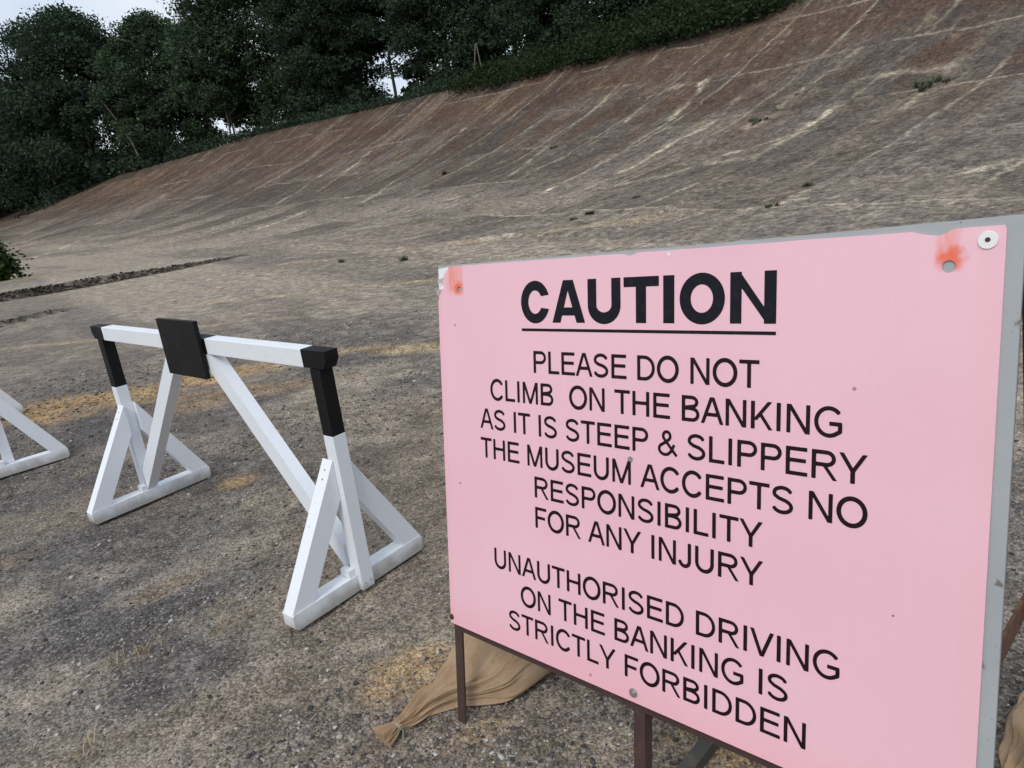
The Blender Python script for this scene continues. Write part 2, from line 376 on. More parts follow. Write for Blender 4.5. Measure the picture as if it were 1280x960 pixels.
    hz_ = t.noise(t.scale(uv, (.10, 1.0, 1)), 3.4, 5, .62)
    c = t.mix(t.math('MULTIPLY', t.mapr(hz_, .58, .72, 0, .25), onb), c, (.25, .21, .16))
    jc = t.mix(t.noise(uv, .5, 3), (.22, .18, .125), (.50, .45, .35))
    c = t.mix(t.math('MULTIPLY', jm, .78), c, jc)
    sp1 = t.noise(uv, 7.5, 4, .75); sp2 = t.noise(uv, 3.2, 4, .7)
    gr_ = t.math('MULTIPLY', t.mapr(sp1, .32, .68, .52, 1.5), t.mapr(sp2, .35, .65, .78, 1.22))
    gr_ = t.math('ADD', 1.0, t.math('MULTIPLY', t.math('SUBTRACT', gr_, 1.0), t.mapr(D, 31, 22, .25, 1)))
    c = t.mix(1, c, gr_, 'MULTIPLY')
    # aggregate speckle
    v1 = t.n('ShaderNodeTexVoronoi'); v1.inputs['Scale'].default_value = 125; t.l(o, v1.inputs['Vector'])
    hs = t.n('ShaderNodeSeparateColor'); t.l(v1.outputs['Color'], hs.inputs[0])
    v2 = t.n('ShaderNodeTexVoronoi'); v2.inputs['Scale'].default_value = 48; t.l(o, v2.inputs['Vector'])
    hs2 = t.n('ShaderNodeSeparateColor'); t.l(v2.outputs['Color'], hs2.inputs[0])
    grit = t.noise(o, 210, 3, .7)
    k1 = t.math('ADD', .42, t.math('MULTIPLY', hs.outputs[0], .80))
    k2 = t.math('MULTIPLY', t.mapr(grit, .3, .7, .60, 1.40), t.math('ADD', .80, t.math('MULTIPLY', hs2.outputs[0], .4)))
    k3 = t.mapr(t.noise(o, 5.5, 6, .7), .3, .7, .72, 1.28)
    k = t.math('MULTIPLY', t.math('MULTIPLY', k1, k2), k3)
    c = t.mix(1, c, t.math('MULTIPLY', k, 1.30), 'MULTIPLY')
    c = t.mix(1, c, (1.17, 1.15, 1.125), 'MULTIPLY')
    c = t.mix(1, c, t.mapr(D, 26, 8, 1, .66), 'MULTIPLY')
    c = t.mix(t.mapr(hs.outputs[1], .93, .96, 0, .55), c, (.40, .37, .33))
    c = t.mix(t.mapr(hs2.outputs[1], .95, .97, 0, .35), c, (.34, .29, .23))
    h1 = t.math('SUBTRACT', 1.0, v1.outputs['Distance'])
    hgt = t.math('ADD', t.math('MULTIPLY', h1, .6), t.math('MULTIPLY', grit, .35))
    nb = t.bump(hgt, .007, .9)
    n6 = t.noise(o, 7, 6, .65); nb = t.bump(n6, .05, .5, nb)
    nb = t.bump(t.math('MULTIPLY', t.math('ADD', t.noise(uv, 1.3, 5, .7), t.math('MULTIPLY', jm, -.35)), onb), .35, .55, nb)
    mat = t.done(c, .93, nb, .2)
    me_o = np_mesh('ground', V, F, mat, None, 4, True)
    me = me_o.data
    ca = me.color_attributes.new('col', 'FLOAT_COLOR', 'POINT')
    cc = np.ones((len(V), 4), np.float32); cc[:-1, :3] = col; ca.data.foreach_set('color', cc.ravel())
    lv = np.empty(len(me.loops), np.int32); me.loops.foreach_get('vertex_index', lv)
    u = me.uv_layers.new(name='sd'); UV = np.zeros((len(V), 2), np.float32); UV[:-1, 0] = s+400; UV[:-1, 1] = d+.0
    u.data.foreach_set('uv', UV[lv].ravel())
    me_o['kind'] = 'structure'
    return me_o
build_ground()

# ------------------------------------------------------------------ foliage
def mat_leaf(name, dark, light, trans=.15):
    t = NT(name); r = t.rnd()
    c = t.mix(r, dark, light)
    o = t.obj(); n = t.noise(o, .55, 3)
    c = t.mix(t.mapr(n, .38, .66), c, t.mix(.5, c, tuple(k*.62 for k in dark)))
    hue = t.n('ShaderNodeHueSaturation'); t.l(c, hue.inputs['Color'])
    t.done(hue.outputs[0], .8, None, .1)
    tr = t.n('ShaderNodeBsdfTranslucent'); t.l(hue.outputs[0], tr.inputs[0])
    ms = t.n('ShaderNodeMixShader'); ms.inputs[0].default_value = trans
    t.l(t.b.outputs[0], ms.inputs[1]); t.l(tr.outputs[0], ms.inputs[2])
    t.l(ms.outputs[0], t.t.nodes['Material Output'].inputs[0])
    return t.m
LEAF_DARK = mat_leaf('leaf_dark', (.024, .040, .027), (.060, .096, .054))
LEAF_MID = mat_leaf('leaf_mid', (.032, .056, .032), (.078, .122, .062))
LEAF_BUSH = mat_leaf('leaf_bush', (.026, .046, .016), (.060, .095, .032))
LEAF_IVY = mat_leaf('leaf_ivy', (.017, .030, .013), (.038, .064, .024))
tb = NT('bark'); ob_ = tb.obj(); BARK = tb.done(tb.mix(tb.noise(tb.scale(ob_, (4, 4, .6)), 3, 5), (.030, .026, .021), (.085, .075, .062)), .9, tb.bump(tb.noise(tb.scale(ob_, (8, 8, 1)), 3, 4), .03))
tb = NT('pale_bark'); ob_ = tb.obj(); PALE = tb.done(tb.mix(tb.noise(tb.scale(ob_, (4, 4, .6)), 3, 5), (.10, .09, .075), (.24, .22, .19)), .85)

def leaf_quads(P, size, rng, droop=.0, up=.35):
    """one folded diamond of leaf per point; returns vertices and faces"""
    n = len(P)
    a = rng.normal(size=(n, 3)); a[:, 2] = a[:, 2]*.6 - droop; a /= np.linalg.norm(a, axis=1)[:, None]
    b = rng.normal(size=(n, 3)); b -= a*(a*b).sum(1)[:, None]; b /= np.linalg.norm(b, axis=1)[:, None]
    s = size*(.55+.9*rng.random(n))[:, None]
    c = np.cross(a, b)
    V = np.stack([P - a*s*.5, P + b*s*.33 + c*s*.06, P + a*s*.6, P - b*s*.33 + c*s*.06], 1).reshape(-1, 3)
    F = np.arange(4*n).reshape(-1, 4)
    return V, F
def tube_path(bm, pts, r0, r1, seg=7):
    pts = [Vector(p) for p in pts]; rings = []
    for i, p in enumerate(pts):
        d = (pts[min(i+1, len(pts)-1)]-pts[max(i-1, 0)]).normalized()
        a = d.cross(Vector((.31, .95, .1))).normalized(); b = d.cross(a); r = r0+(r1-r0)*i/(len(pts)-1)
        rings.append([bm.verts.new(p+(a*math.cos(2*math.pi*k/seg)+b*math.sin(2*math.pi*k/seg))*r) for k in range(seg)])
    for A, B in zip(rings[:-1], rings[1:]):
        for k in range(seg): bm.faces.new((A[k], A[(k+1) % seg], B[(k+1) % seg], B[k]))
    bm.faces.new(rings[0][::-1]); bm.faces.new(rings[-1])

def crown_points(rng, H, Rw, zb, nclump, nleaf, shape=1.0):
    """leaf clumps spread through an uneven crown volume (H top, Rw radius, zb lowest foliage)"""
    P = []
    ph = rng.random(3)*6.28
    for k in range(nclump):
        th = rng.random()*2*math.pi; f = rng.random()
        z = zb+(H-zb)*f**.85
        prof = (max(0, math.sin(math.pi*min(1, (.16+.84*(z-zb)/(H-zb)))**shape))**.55)
        prof *= 1+.16*math.sin(3*th+ph[0])+.10*math.sin(5*th+ph[1]+z*.6)
        rr = Rw*prof*(.45+.60*math.sqrt(rng.random()))
        c = np.array([rr*math.cos(th), rr*math.sin(th), z])
        cs = (.10+.10*rng.random())*(Rw+2.5)
        m = int(nleaf*(.6+.8*rng.random()))
        q = rng.normal(size=(m, 3)); q /= np.linalg.norm(q, axis=1)[:, None]+1e-6
        q *= (rng.random(m)**.45)[:, None]*cs*np.array([1.15, 1.15, .72])
        q[:, 2] -= .22*(q[:, 0]**2+q[:, 1]**2)/cs
        P.append(c+q)
    return np.vstack(P)
def tree(name, label, az, dist, H, Rw, zb, seed, leaf=.24, nclump=110, nleaf=190, mat=None, bark=None, droop=.4, shape=1.0, trunks=1, tr=.22, base=None):
    a = rad(az); x, y = dist*math.sin(a), dist*math.cos(a)
    z = hz(x, y) if base is None else base
    rng = np.random.default_rng(seed)
    t = thing(name, label, 'tree', (x, y, z-.1), 0, 'trees along the top of the banking')
    bm = bmesh.new()
    for k in range(trunks):
        ox, oy = (rng.random(2)-.5)*(0 if trunks == 1 else 2.4)
        lean = (rng.random(2)-.5)*H*.12
        n = 7; top = H*.86
        pts = [(ox+lean[0]*(i/n)**1.3+.12*math.sin(i*1.7+seed), oy+lean[1]*(i/n)**1.3+.1*math.cos(i*2.1+seed), top*i/n) for i in range(n+1)]
        tube_path(bm, pts, tr, tr*.2)
        for b_ in range(9):
            i = 2+b_*.5; q = pts[min(int(i), n)]; th = rng.random()*6.28; L = Rw*(.55+.35*rng.random())
            tube_path(bm, [q, (q[0]+math.cos(th)*L*.5, q[1]+math.sin(th)*L*.5, q[2]+L*.28), (q[0]+math.cos(th)*L, q[1]+math.sin(th)*L, q[2]+L*.35)], tr*.38, .025, 5)
    obj('trunk', bm, bark or BARK, t, smooth=True)
    P = crown_points(rng, H, Rw, zb, int(nclump*1.5), int(nleaf*1.45), shape)
    V, F = leaf_quads(P, leaf*.80, rng, droop)
    # inner boughs: larger sprays that close the heart of the crown
    Pi = crown_points(rng, H*.93, Rw*.80, zb+.2, int(nclump*.8), int(nleaf*.62), shape)
    V2, F2 = leaf_quads(Pi, leaf*1.7, rng, droop)
    np_mesh('crown', np.vstack([V, V2]), np.vstack([F, F2+len(V)]), mat or LEAF_DARK, t)
    return t
T = tree
T('beech_tree', 'broad dark beech at far left with its crown hanging over the banking', -27.2, 101, 19.5, 10.0, -2.0, 1, .33, 220, 190, LEAF_DARK, droop=.7, shape=.9, tr=.4)
T('beech_tree', 'dark tree cut by the left edge of the photo beside the drooping beech', -36.0, 112, 16.6, 10.0, -2.0, 2, .36, 190, 170, LEAF_DARK, droop=.6, tr=.4)
T('beech_tree', 'low dark tree behind the drooping beech, showing left of its crown', -31.6, 122, 17.0, 10.5, -3.0, 21, .42, 190, 170, LEAF_DARK, droop=.5, tr=.4)
T('deciduous_tree', 'shorter rounded dark tree between the drooping beech and the tallest tree', -22.2, 90, 15.6, 5.4, -.6, 3, .30, 130, 180, LEAF_MID, tr=.2, trunks=2, bark=PALE)
T('deciduous_tree', 'tallest broad green tree just right of the open sky, left side in light', -13.9, 80, 24.0, 8.6, 2.4, 4, .28, 250, 210, LEAF_MID, tr=.34, trunks=2)
T('deciduous_tree', 'slim tree on pale twin stems with bright sky showing under its crown', -18.8, 78, 12.0, 3.6, 3.6, 5, .26, 60, 160, LEAF_MID, tr=.11, trunks=2, bark=PALE)
T('deciduous_tree', 'dark tree on the left side of the bright gap of sky in the tree line', -10.4, 69, 19.0, 4.6, -.4, 6, .25, 150, 210, LEAF_DARK, tr=.25)
T('deciduous_tree', 'dark high crowned tree arching over the bright gap of sky in the tree line', -6.2, 66, 20.0, 4.8, 6.2, 7, .24, 130, 200, LEAF_DARK, tr=.16)
T('deciduous_tree', 'dark bushy tree on the right side of the bright gap of sky', -1.8, 60, 17.0, 4.2, -.4, 8, .23, 160, 210, LEAF_DARK, tr=.24)
T('deciduous_tree', 'dense dark tree behind the two leaning pale stakes', 3.2, 56, 16.0, 4.6, -.4, 9, .22, 160, 210, LEAF_DARK, tr=.24)
T('deciduous_tree', 'dense dark tree behind the left end of the ivy covered crest', 8.2, 52, 15.0, 4.4, -.4, 10, .21, 160, 210, LEAF_DARK, tr=.24)
T('deciduous_tree', 'dense dark tree at the right end of the tree line above the ivy', 13.2, 48, 13.0, 4.2, -.5, 11, .20, 160, 210, LEAF_DARK, tr=.24)
T('deciduous_tree', 'last dark tree at the top edge where the crest leaves the photo', 17.6, 45, 11.0, 3.4, -.5, 12, .19, 120, 200, LEAF_DARK, tr=.2)

def crest_at(az, off):           # off > 0: beyond the crest
    c = crest_pt(az); n = (c-CC)/np.linalg.norm(c-CC); return c+n*off
def undergrowth(name, label, a0, a1, mat, ivy, seed):
    rng = np.random.default_rng(seed); Vs = []; Fs = []; k = 0
    for az in np.arange(a0, a1, .18):
        c0 = crest_pt(az); dist = np.hypot(*c0); f = float(sstep(a0-.5, a0+4, az)) if ivy else 0
        for _ in range(3+int(3*f)):
            off = rng.uniform(-.3-1.4*f, 3.0)
            p = crest_at(az+rng.uniform(-.1, .1), off); z = hz(*p)
            hh = (.4+(1.4+2.6*float(sstep(-18, -24, az)))*fbm(np.array([az*.6]), np.array([off*.4]), 61, 3)[0])*(.45+.5*max(0, off))*(.75+.5*f)
            if -7.6 < az < -5.2: hh *= .4
            m = int(34*(1+f)); sz = max(.15, dist*.003)
            q = rng.normal(size=(m, 3))*np.array([.5, .5, .28]); q[:, 2] = np.abs(q[:, 2])*.4+rng.random(m)*hh
            V, F = leaf_quads(np.array([p[0], p[1], z])+q, sz, rng, .2)
            Vs.append(V); Fs.append(F+k); k += len(V)
    o = np_mesh(name, np.vstack(Vs), np.vstack(Fs), mat)
    o['label'] = label; o['category'] = 'undergrowth'; o['kind'] = 'stuff'
undergrowth('undergrowth', 'dark leafy undergrowth below the trees along the far crest of the banking', -37, .5, LEAF_DARK, False, 77)
undergrowth('ivy', 'dense green ivy and brambles spilling over the crest below the nearer trees', -2.0, 23, LEAF_IVY, True, 78)

# round bush at the left edge
def bush(x, y, R_, H, seed):
    rng = np.random.default_rng(seed); t = thing('bush', 'round leafy green bush at the left edge of the photo beside the broken slab', 'bush', (x, y, hz(x, y)))
    bm = bmesh.new()
    for k in range(6):
        th = k*1.05; tube_path(bm, [(0, 0, -.05), (math.cos(th)*.2, math.sin(th)*.2, H*.3), (math.cos(th)*R_*.6, math.sin(th)*R_*.6, H*.7)], .03, .01, 5)
    obj('stem', bm, BARK, t)
    P = crown_points(rng, H, R_, .05, 190, 150, .8)
    V, F = leaf_quads(P, .12, rng, .1); np_mesh('foliage', V, F, LEAF_BUSH, t)
bush(-15.62, 21.3, .85, 1.4, 5)

# pale leaning stakes and a bare leaning stem in the tree line
t = thing('stake', 'two pale thin stakes leaning together above the grassy crest', 'stakes', (*crest_at(-.55, 1.0), hz(*crest_at(-.55, 1.0))))
for dx in (-.45, .35):
    bm = bmesh.new(); tube_path(bm, [(dx, 0, -.1), (dx*.5, .05, 1.2), (-.02 if dx < 0 else .03, .0, 2.5)], .045, .03, 6); obj('pole', bm, PALE, t)
bm = bmesh.new(); tube_path(bm, [(1.0, 0, -.2), (.45, .1, 2.0), (-.5, .2, 4.2), (-1.7, .2, 6.6)], .12, .05, 6)
p = crest_at(-25.2, .2); o = obj('bare_trunk', bm, PALE); o.location = (*p, hz(*p)+.9); tag(o, 'bare pale trunk leaning left in front of the dark drooping beech', 'trunk')

# ------------------------------------------------------------------ small plants on the banking and dry grass on the floor
t_ = NT('weed'); WEED = t_.done(t_.mix(t_.rnd(), (.045, .055, .026), (.100, .104, .055)), .7)
t_ = NT('straw'); STRAW = t_.done(t_.mix(t_.rnd(), (.22, .16, .08), (.42, .33, .18)), .8)
def blades(rng, n, R_, H, wd, lean=.8):
    V = []; F = []
    for i in range(n):
        th = rng.random()*6.28; r = R_*math.sqrt(rng.random()); x, y = r*math.cos(th), r*math.sin(th)
        a = rng.random()*6.28; h = H*(.5+rng.random()*.7); le = h*(.2+lean*rng.random()); dx, dy = math.cos(a), math.sin(a)
        w_ = wd*(.6+.8*rng.random()); b = len(V)
        V += [(x-dy*w_, y+dx*w_, -.01), (x+dy*w_, y-dx*w_, -.01), (x+dx*le*.5+dy*w_*.7, y+dy*le*.5-dx*w_*.7, h*.7), (x+dx*le*.5-dy*w_*.7, y+dy*le*.5+dx*w_*.7, h*.7),
              (x+dx*le+dy*w_*.1, y+dy*le-dx*w_*.1, h), (x+dx*le-dy*w_*.1, y+dy*le+dx*w_*.1, h)]
        F += [(b, b+1, b+2, b+3), (b+3, b+2, b+4, b+5)]
    return np.array(V), np.array(F)
WPTS = [((1160, 108), .75, .35, 'bright green tuft growing in a slab joint high on the right of the banking'),
        ((945, 152), .5, .22, 'olive tuft beside the pale broken slab left of the bright green tuft'),
        ((738, 268), .35, .16, 'larger low weed in the slab joint above the word CAUTION'),
        ((1010, 233), .3, .16, 'small dark weed on the lower banking above the right half of the sign'),
        ((965, 258), .25, .14, 'small weed just below the dark weed above the right half of the sign'),
        ((793, 248), .22, .12, 'tiny weed on the lower banking right of the larger weed above CAUTION'),
        ((505, 325), .2, .17, 'thin upright weed on the floor left of the top corner of the sign'),
        ((425, 328), .2, .14, 'small weed on the floor above the right half of the white barrier'),
        ((715, 275), .3, .1, 'low green weed just left of the larger weed above CAUTION'),
        ((556, 218), .2, .42, 'thin dark stalk standing alone on the middle of the banking'),
        ((692, 185), .4, .16, 'small olive weed among the tan joints left of the white lined slab')]
rng = np.random.default_rng(8)
for (px, py), R_, H, lab in WPTS:
    x, y, z = ray_ground(px, py); Vs = []; Fs = []; k = 0
    for c_ in range(3+int(R_*6)):
        V, F = blades(rng, int(12+34*R_), R_*rng.uniform(.07, .16), H*rng.uniform(.25, .6), .008+.006*R_, 1.6)
        V = V+np.array([rng.normal()*R_*.25, rng.normal()*R_*.2, 0]); V[:, 2] += [hz(x+a_, y+b_)-z for a_, b_ in V[:, :2]]
        Vs.append(V); Fs.append(F+k); k += len(V)
    V, F = np.vstack(Vs), np.vstack(Fs)
    o = np_mesh('weed', V, F, WEED); o.location = (x, y, z); tag(o, lab, 'weed', 'weeds in the banking joints')
def dry_grass():
    rng = np.random.default_rng(9); Vs = []; Fs = []; k = 0
    spots = []
    for (ax, ay), (bx, by), n in (((-1.75, 6.7), (-.7, 6.45), 60), ((-.7, 6.45), (.3, 6.2), 60), ((-2.9, 11.25), (-.8, 11.0), 60), ((-7.0, 20), (-10, 16.6), 40)):
        for i in range(n):
            f = rng.random(); spots.append((ax+(bx-ax)*f+rng.normal()*.07, ay+(by-ay)*f+rng.normal()*.07, int(rng.integers(2, 12)), .07, .028, .0026))
    for px, py in ((148, 825), (282, 778), (275, 792), (100, 595), (178, 815), (105, 940), (60, 660)):
        x, y, z = ray_ground(px, py); spots.append((x, y, 18, .03, .026, .0012)); spots.append((x+.07, y+.03, 12, .03, .022, .0011)); spots.append((x+.02, y-.04, 7, .02, .03, .001))
    for i in range(150):
        x, y, z = ray_ground(rng.uniform(0, 540), rng.uniform(560, 950)); spots.append((x, y, 2, .03, .012, .0009))
    for x, y, n, R_, H, wd in spots:
        V, F = blades(rng, n, R_, H, wd, 3.0); V = V+np.array([x, y, hz(x, y)]); Vs.append(V); Fs.append(F+k); k += len(V)
    o = np_mesh('dry_grass', np.vstack(Vs), np.vstack(Fs), STRAW)
    o['label'] = 'short dry straw coloured grass growing in the cracks of the floor'; o['category'] = 'dry grass'; o['kind'] = 'stuff'
dry_grass()

def gravel():
    rng = np.random.default_rng(15)
    g = (1+5**.5)/2
    ic = np.array([(-1,g,0),(1,g,0),(-1,-g,0),(1,-g,0),(0,-1,g),(0,1,g),(0,-1,-g),(0,1,-g),(g,0,-1),(g,0,1),(-g,0,-1),(-g,0,1)], float); ic /= np.linalg.norm(ic[0])
    fc = np.array([(0,11,5),(0,5,1),(0,1,7),(0,7,10),(0,10,11),(1,5,9),(5,11,4),(11,10,2),(10,7,6),(7,1,8),(3,9,4),(3,4,2),(3,2,6),(3,6,8),(3,8,9),(4,9,5),(2,4,11),(6,2,10),(8,6,7),(9,8,1)])
    N = 260000
    r = 1.0+7.5*rng.random(N)**1.7; a = np.radians(rng.uniform(-44, 44, N)); x = r*np.sin(a); y = r*np.cos(a)
    dens = .22+.95*sstep(.42, .62, fbm(x*1.5, y*1.5, 71, 4)) * (.35+.65*sstep(0, -.8, x+.1*y))
    dens = np.where((np.hypot(x-.2, y-1.55) < .75), np.maximum(dens, .85), dens)
    dens = np.where(np.hypot((x+.55)/.55, (y-2.35)/.6) < 1, dens*.35, dens)
    keep = rng.random(N) < dens*.42; x, y, r = x[keep], y[keep], r[keep]; n = len(x)
    s = .0023*np.exp(rng.normal(size=n)*.55)*(1+.16*(r-1))
    s = np.minimum(s, .0075*(1+.10*(r-1))); big = rng.random(n) < .003; s[big] *= 1.6
    z = height(x, y)[0]
    V = ic[None]*(1+.34*rng.normal(size=(n, 12, 1)))*np.stack([1+.5*rng.random(n), .8+.3*rng.random(n), .45+.4*rng.random(n)], -1)[:, None]
    th = rng.random(n)*6.28; c, s_ = np.cos(th)[:, None], np.sin(th)[:, None]
    X = V[..., 0]*c-V[..., 1]*s_; Y = V[..., 0]*s_+V[..., 1]*c
    V = np.stack([X, Y, V[..., 2]], -1)*s[:, None, None]+np.stack([x, y, z+s*.25], -1)[:, None]
    F = fc[None]+np.arange(n)[:, None, None]*12
    t = NT('stone'); rr = t.rnd(); cr_ = t.n('ShaderNodeValToRGB'); t.l(rr, cr_.inputs[0])
    el = cr_.color_ramp.elements; el[0].color = (.038, .037, .041, 1); el[1].color = (.52, .50, .47, 1); el[1].position = 1
    for p_, cc in ((.3, (.10, .095, .095, 1)), (.55, (.19, .165, .14, 1)), (.72, (.25, .20, .14, 1)), (.85, (.20, .19, .19, 1)), (.93, (.34, .31, .28, 1))):
        e = el.new(p_); e.color = cc
    o = np_mesh('gravel', V.reshape(-1, 3), F.reshape(-1, 3), t.done(cr_.outputs[0], .85, None, .3), None, 3)
    o['label'] = 'loose grey and tan gravel scattered over the old concrete'; o['category'] = 'gravel'; o['kind'] = 'stuff'
gravel()
def rubble():
    rng = np.random.default_rng(31); bm = bmesh.new()
    for a, b, n, smx in ((kA, kB, 1500, .038), (np.array([-7.75, 12.8]), np.array([-8.6, 10.6]), 170, .04)):
        t = (b-a)/np.linalg.norm(b-a); nn = np.array([t[1], -t[0]]); L = np.linalg.norm(b-a)
        for i in range(n):
            f = rng.random()**.8; p = a+t*L*f+nn*rng.normal()*.055; sz = smx*(.25+.75*rng.random()**2)*(.45+.55*min(1, f*L/3))
            M_ = Matrix.Translation((p[0], p[1], hz(*p)+sz*.2)) @ Matrix.Rotation(rng.random()*6.28, 4, 'Z') @ Matrix.Rotation(rng.normal()*.4, 4, 'X') @ Matrix.Diagonal((sz*(.8+rng.random()), sz*(.7+.5*rng.random()), sz*(.4+.5*rng.random()), 1))
            r_ = bmesh.ops.create_icosphere(bm, subdivisions=1, radius=1, matrix=M_)
            for v in r_['verts']: v.co += Vector(rng.normal(size=3)*sz*.16)
    t = NT('rubble_stone'); o = obj('rubble', bm, t.done(t.mix(t.rnd(), (.022, .018, .015), (.075, .062, .050)), .95, None, .1))
    o['label'] = 'dark broken concrete and earth crumbling along the edge of the slab'; o['category'] = 'rubble'; o['kind'] = 'stuff'
rubble()

# ------------------------------------------------------------------ white timber barriers
WHITE = mat_paint('white_paint', (.77, .80, .84), .42)
BLACK = mat_paint('black_paint', (.006, .006, .007), .55, (.04, .036, .032), .3, False); BLACK.node_tree.nodes['Principled BSDF'].inputs['Specular IOR Level'].default_value = .22
t_ = NT('rubber'); RUBBER = t_.done((.03, .03, .03), .8)
t_ = NT('screw'); SCREW = t_.done(t_.mix(t_.noise(t_.obj(), 300, 2), (.16, .13, .11), (.40, .37, .34)), .5)
Lf, wf, FF, hf = .870, .066, .3207, .066
zb, hb, wb, ub, Lb = .9158, .067, .058, .840, .977
up_, wpu, wp, zk = .9187, .0563, .0555, .6613
Z0 = .016
def barrier(label, x, y, yaw, outer=1):
    t = thing('barrier', label, 'barrier', (x, y, hz(x, y)+.002), yaw, 'white timber barriers across the track')
    # crossbeam: white with black ends and a black middle
    bm = bmesh.new(); ch = .022; zt = zb+hb
    prism_y(bm, [(-ub, zb), (-.155, zb), (-.155, zt), (-ub, zt)], -wb/2, wb/2, 0)
    prism_y(bm, [(-.155, zb), (.175, zb), (.175, zt), (-.155, zt)], -wb/2, wb/2, 1)
    prism_y(bm, [(.175, zb), (ub, zb), (ub, zt), (.175, zt)], -wb/2, wb/2, 0)
    prism_y(bm, [(ub, zb), (Lb-ch, zb), (Lb, zb+ch*1.5), (Lb, zt), (ub, zt)], -wb/2, wb/2, 1)
    prism_y(bm, [(-ub, zb), (-ub, zt), (-Lb, zt), (-Lb, zb+ch*1.5), (-Lb+ch, zb)], -wb/2, wb/2, 1)
    bmesh.ops.remove_doubles(bm, verts=bm.verts, dist=1e-4)
    inner = [f for f in bm.faces if abs(f.normal.x) > .9 and abs(abs(f.calc_center_median().x)-Lb) > .03]
    bmesh.ops.delete(bm, geom=inner, context='FACES_ONLY')
    obj('crossbeam', bm, [WHITE, BLACK], t, .0025)
    # black square plate on the front of the beam
    bm = bmesh.new(); box(bm, -.165, .158, -wb/2-.022, -wb/2-.003, .811, 1.059); obj('plate', bm, BLACK, t, .002)
    for sgn in (-1, 1):
        o_ = sgn*outer
        xf = sgn*Lf
        # foot beam with clipped toes
        bm = bmesh.new()
        prof = [(-FF, Z0+.012), (-FF+.012, Z0), (FF-.012, Z0), (FF, Z0+.012), (FF, Z0+hf-.006), (FF-.006, Z0+hf), (-FF+.006, Z0+hf), (-FF, Z0+hf-.006)]
        a = [bm.verts.new((xf-wf/2, v, z)) for v, z in prof]; b = [bm.verts.new((xf+wf/2, v, z)) for v, z in prof]
        bm.faces.new(a); bm.faces.new(b[::-1])
        for i in range(8): bm.faces.new((a[i], a[(i+1) % 8], b[(i+1) % 8], b[i]))
        obj('foot_beam', bm, WHITE, t, .002)
        for v in (-FF+.09, FF-.06):
            bm = bmesh.new(); bmesh.ops.create_cone(bm, cap_ends=True, segments=12, radius1=.012, radius2=.014, depth=Z0+.012, matrix=Matrix.Translation((xf, v, Z0/2-.006))); obj('foot_pad', bm, RUBBER, t)
        # post, half lapped over the outside of the foot beam: white below, black above
        pin, pout = (xf + o_*(wf/2-.030), xf + o_*(wf/2+.026))
        xa, xb = min(pin, pout), max(pin, pout)
        bm = bmesh.new()
        zl = .024
        def ring(z, x0, x1): return [bm.verts.new(p) for p in ((x0, -wp/2, z), (x1, -wp/2, z), (x1, wp/2, z), (x0, wp/2, z))]
        xo0, xo1 = (xf+o_*(wf/2+.002), pout); la, lb = min(xo0, xo1), max(xo0, xo1)
        rs = [ring(zl, la, lb), ring(Z0+hf+.002, la, lb), ring(Z0+hf+.0021, xa, xb), ring(zk, xa, xb), ring(zb-.002, xa, xb)]
        for k in range(4):
            for i in range(4): bm.faces.new((rs[k][i], rs[k][(i+1) % 4], rs[k+1][(i+1) % 4], rs[k+1][i])).material_index = 1 if k == 3 else 0
        bm.faces.new(rs[0][::-1]); bm.faces.new(rs[-1]).material_index = 1
        post = obj('post', bm, [WHITE, BLACK], t, .002)
        for dx_, dz_ in ((-.012, 0), (.012, .004)):
            bm = bmesh.new(); yy = dx_
            bmesh.ops.create_cone(bm, cap_ends=True, segments=10, radius1=.0035, radius2=.0032, depth=.002, matrix=Matrix.Translation((pout+o_*.0006, yy, .048+dz_)) @ Matrix.Rotation(rad(90), 4, 'Y'))
            obj('screw', bm, SCREW, post)
        # two slanting braces standing on the foot beam
        for v in (-1, 1):
            y0, y1 = v*(FF-.004), v*(FF-.098); ztop = .565
            xl, xh = xf-wf/2+.004, xf+wf/2-.004
            yt0, yt1 = v*(wp/2+.012), v*(.004)
            bm = bmesh.new(); zf = Z0+hf+.0015
            if o_*sgn > 0:
                pass
            ytin = v*(wp/2+.0015)
            # parallelogram in y,z; the upper end is cut upright against the post
            sl = (ztop-zf)/((FF-.004)-(wp/2+.0015))
            zin = zf + sl*((FF-.098)-(wp/2+.0015))
            lo = [(xl, y0, zf), (xh, y0, zf), (xh, y1, zf), (xl, y1, zf)]
            hi = [(xl, ytin, ztop), (xh, ytin, ztop), (xh, ytin, zin), (xl, ytin, zin)]
            hexa(bm, lo, hi); br = obj('side_brace', bm, WHITE, t, .002)
            for q in range(2):
                bm = bmesh.new(); yy = v*(wp/2+.022+q*.018); zz = zf+sl*((FF-.004)-abs(yy))
                bmesh.ops.create_cone(bm, cap_ends=True, segments=10, radius1=.004, radius2=.0035, depth=.003, matrix=Matrix.Translation((xf, yy, zz)) @ Matrix.Rotation(math.atan(sl)*(-v), 4, 'X')); obj('screw', bm, SCREW, br)
        # long diagonal from the middle of the beam down to the foot of the post
        bm = bmesh.new(); xi = xf-sgn*(wf/2-.012); zf = Z0+hf+.002
        x_t0, x_t1 = sgn*.085, sgn*.185
        L_ = [(xi, -.026, zf), (xi, .026, zf), (xi, .026, zf+.115), (xi, -.026, zf+.115)]
        H_ = [(x_t0, -.026, zb-.0015), (x_t0, .026, zb-.0015), (x_t1, .026, zb-.0015), (x_t1, -.026, zb-.0015)]
        hexa(bm, L_, H_); obj('diagonal_brace', bm, WHITE, t, .002)
        # small block where the diagonal lands
        bm = bmesh.new(); box(bm, xf-.026, xf+.026, -.030-.026, -.0285, Z0+hf+.002, zf+.028); obj('block', bm, WHITE, t, .002)
    return t
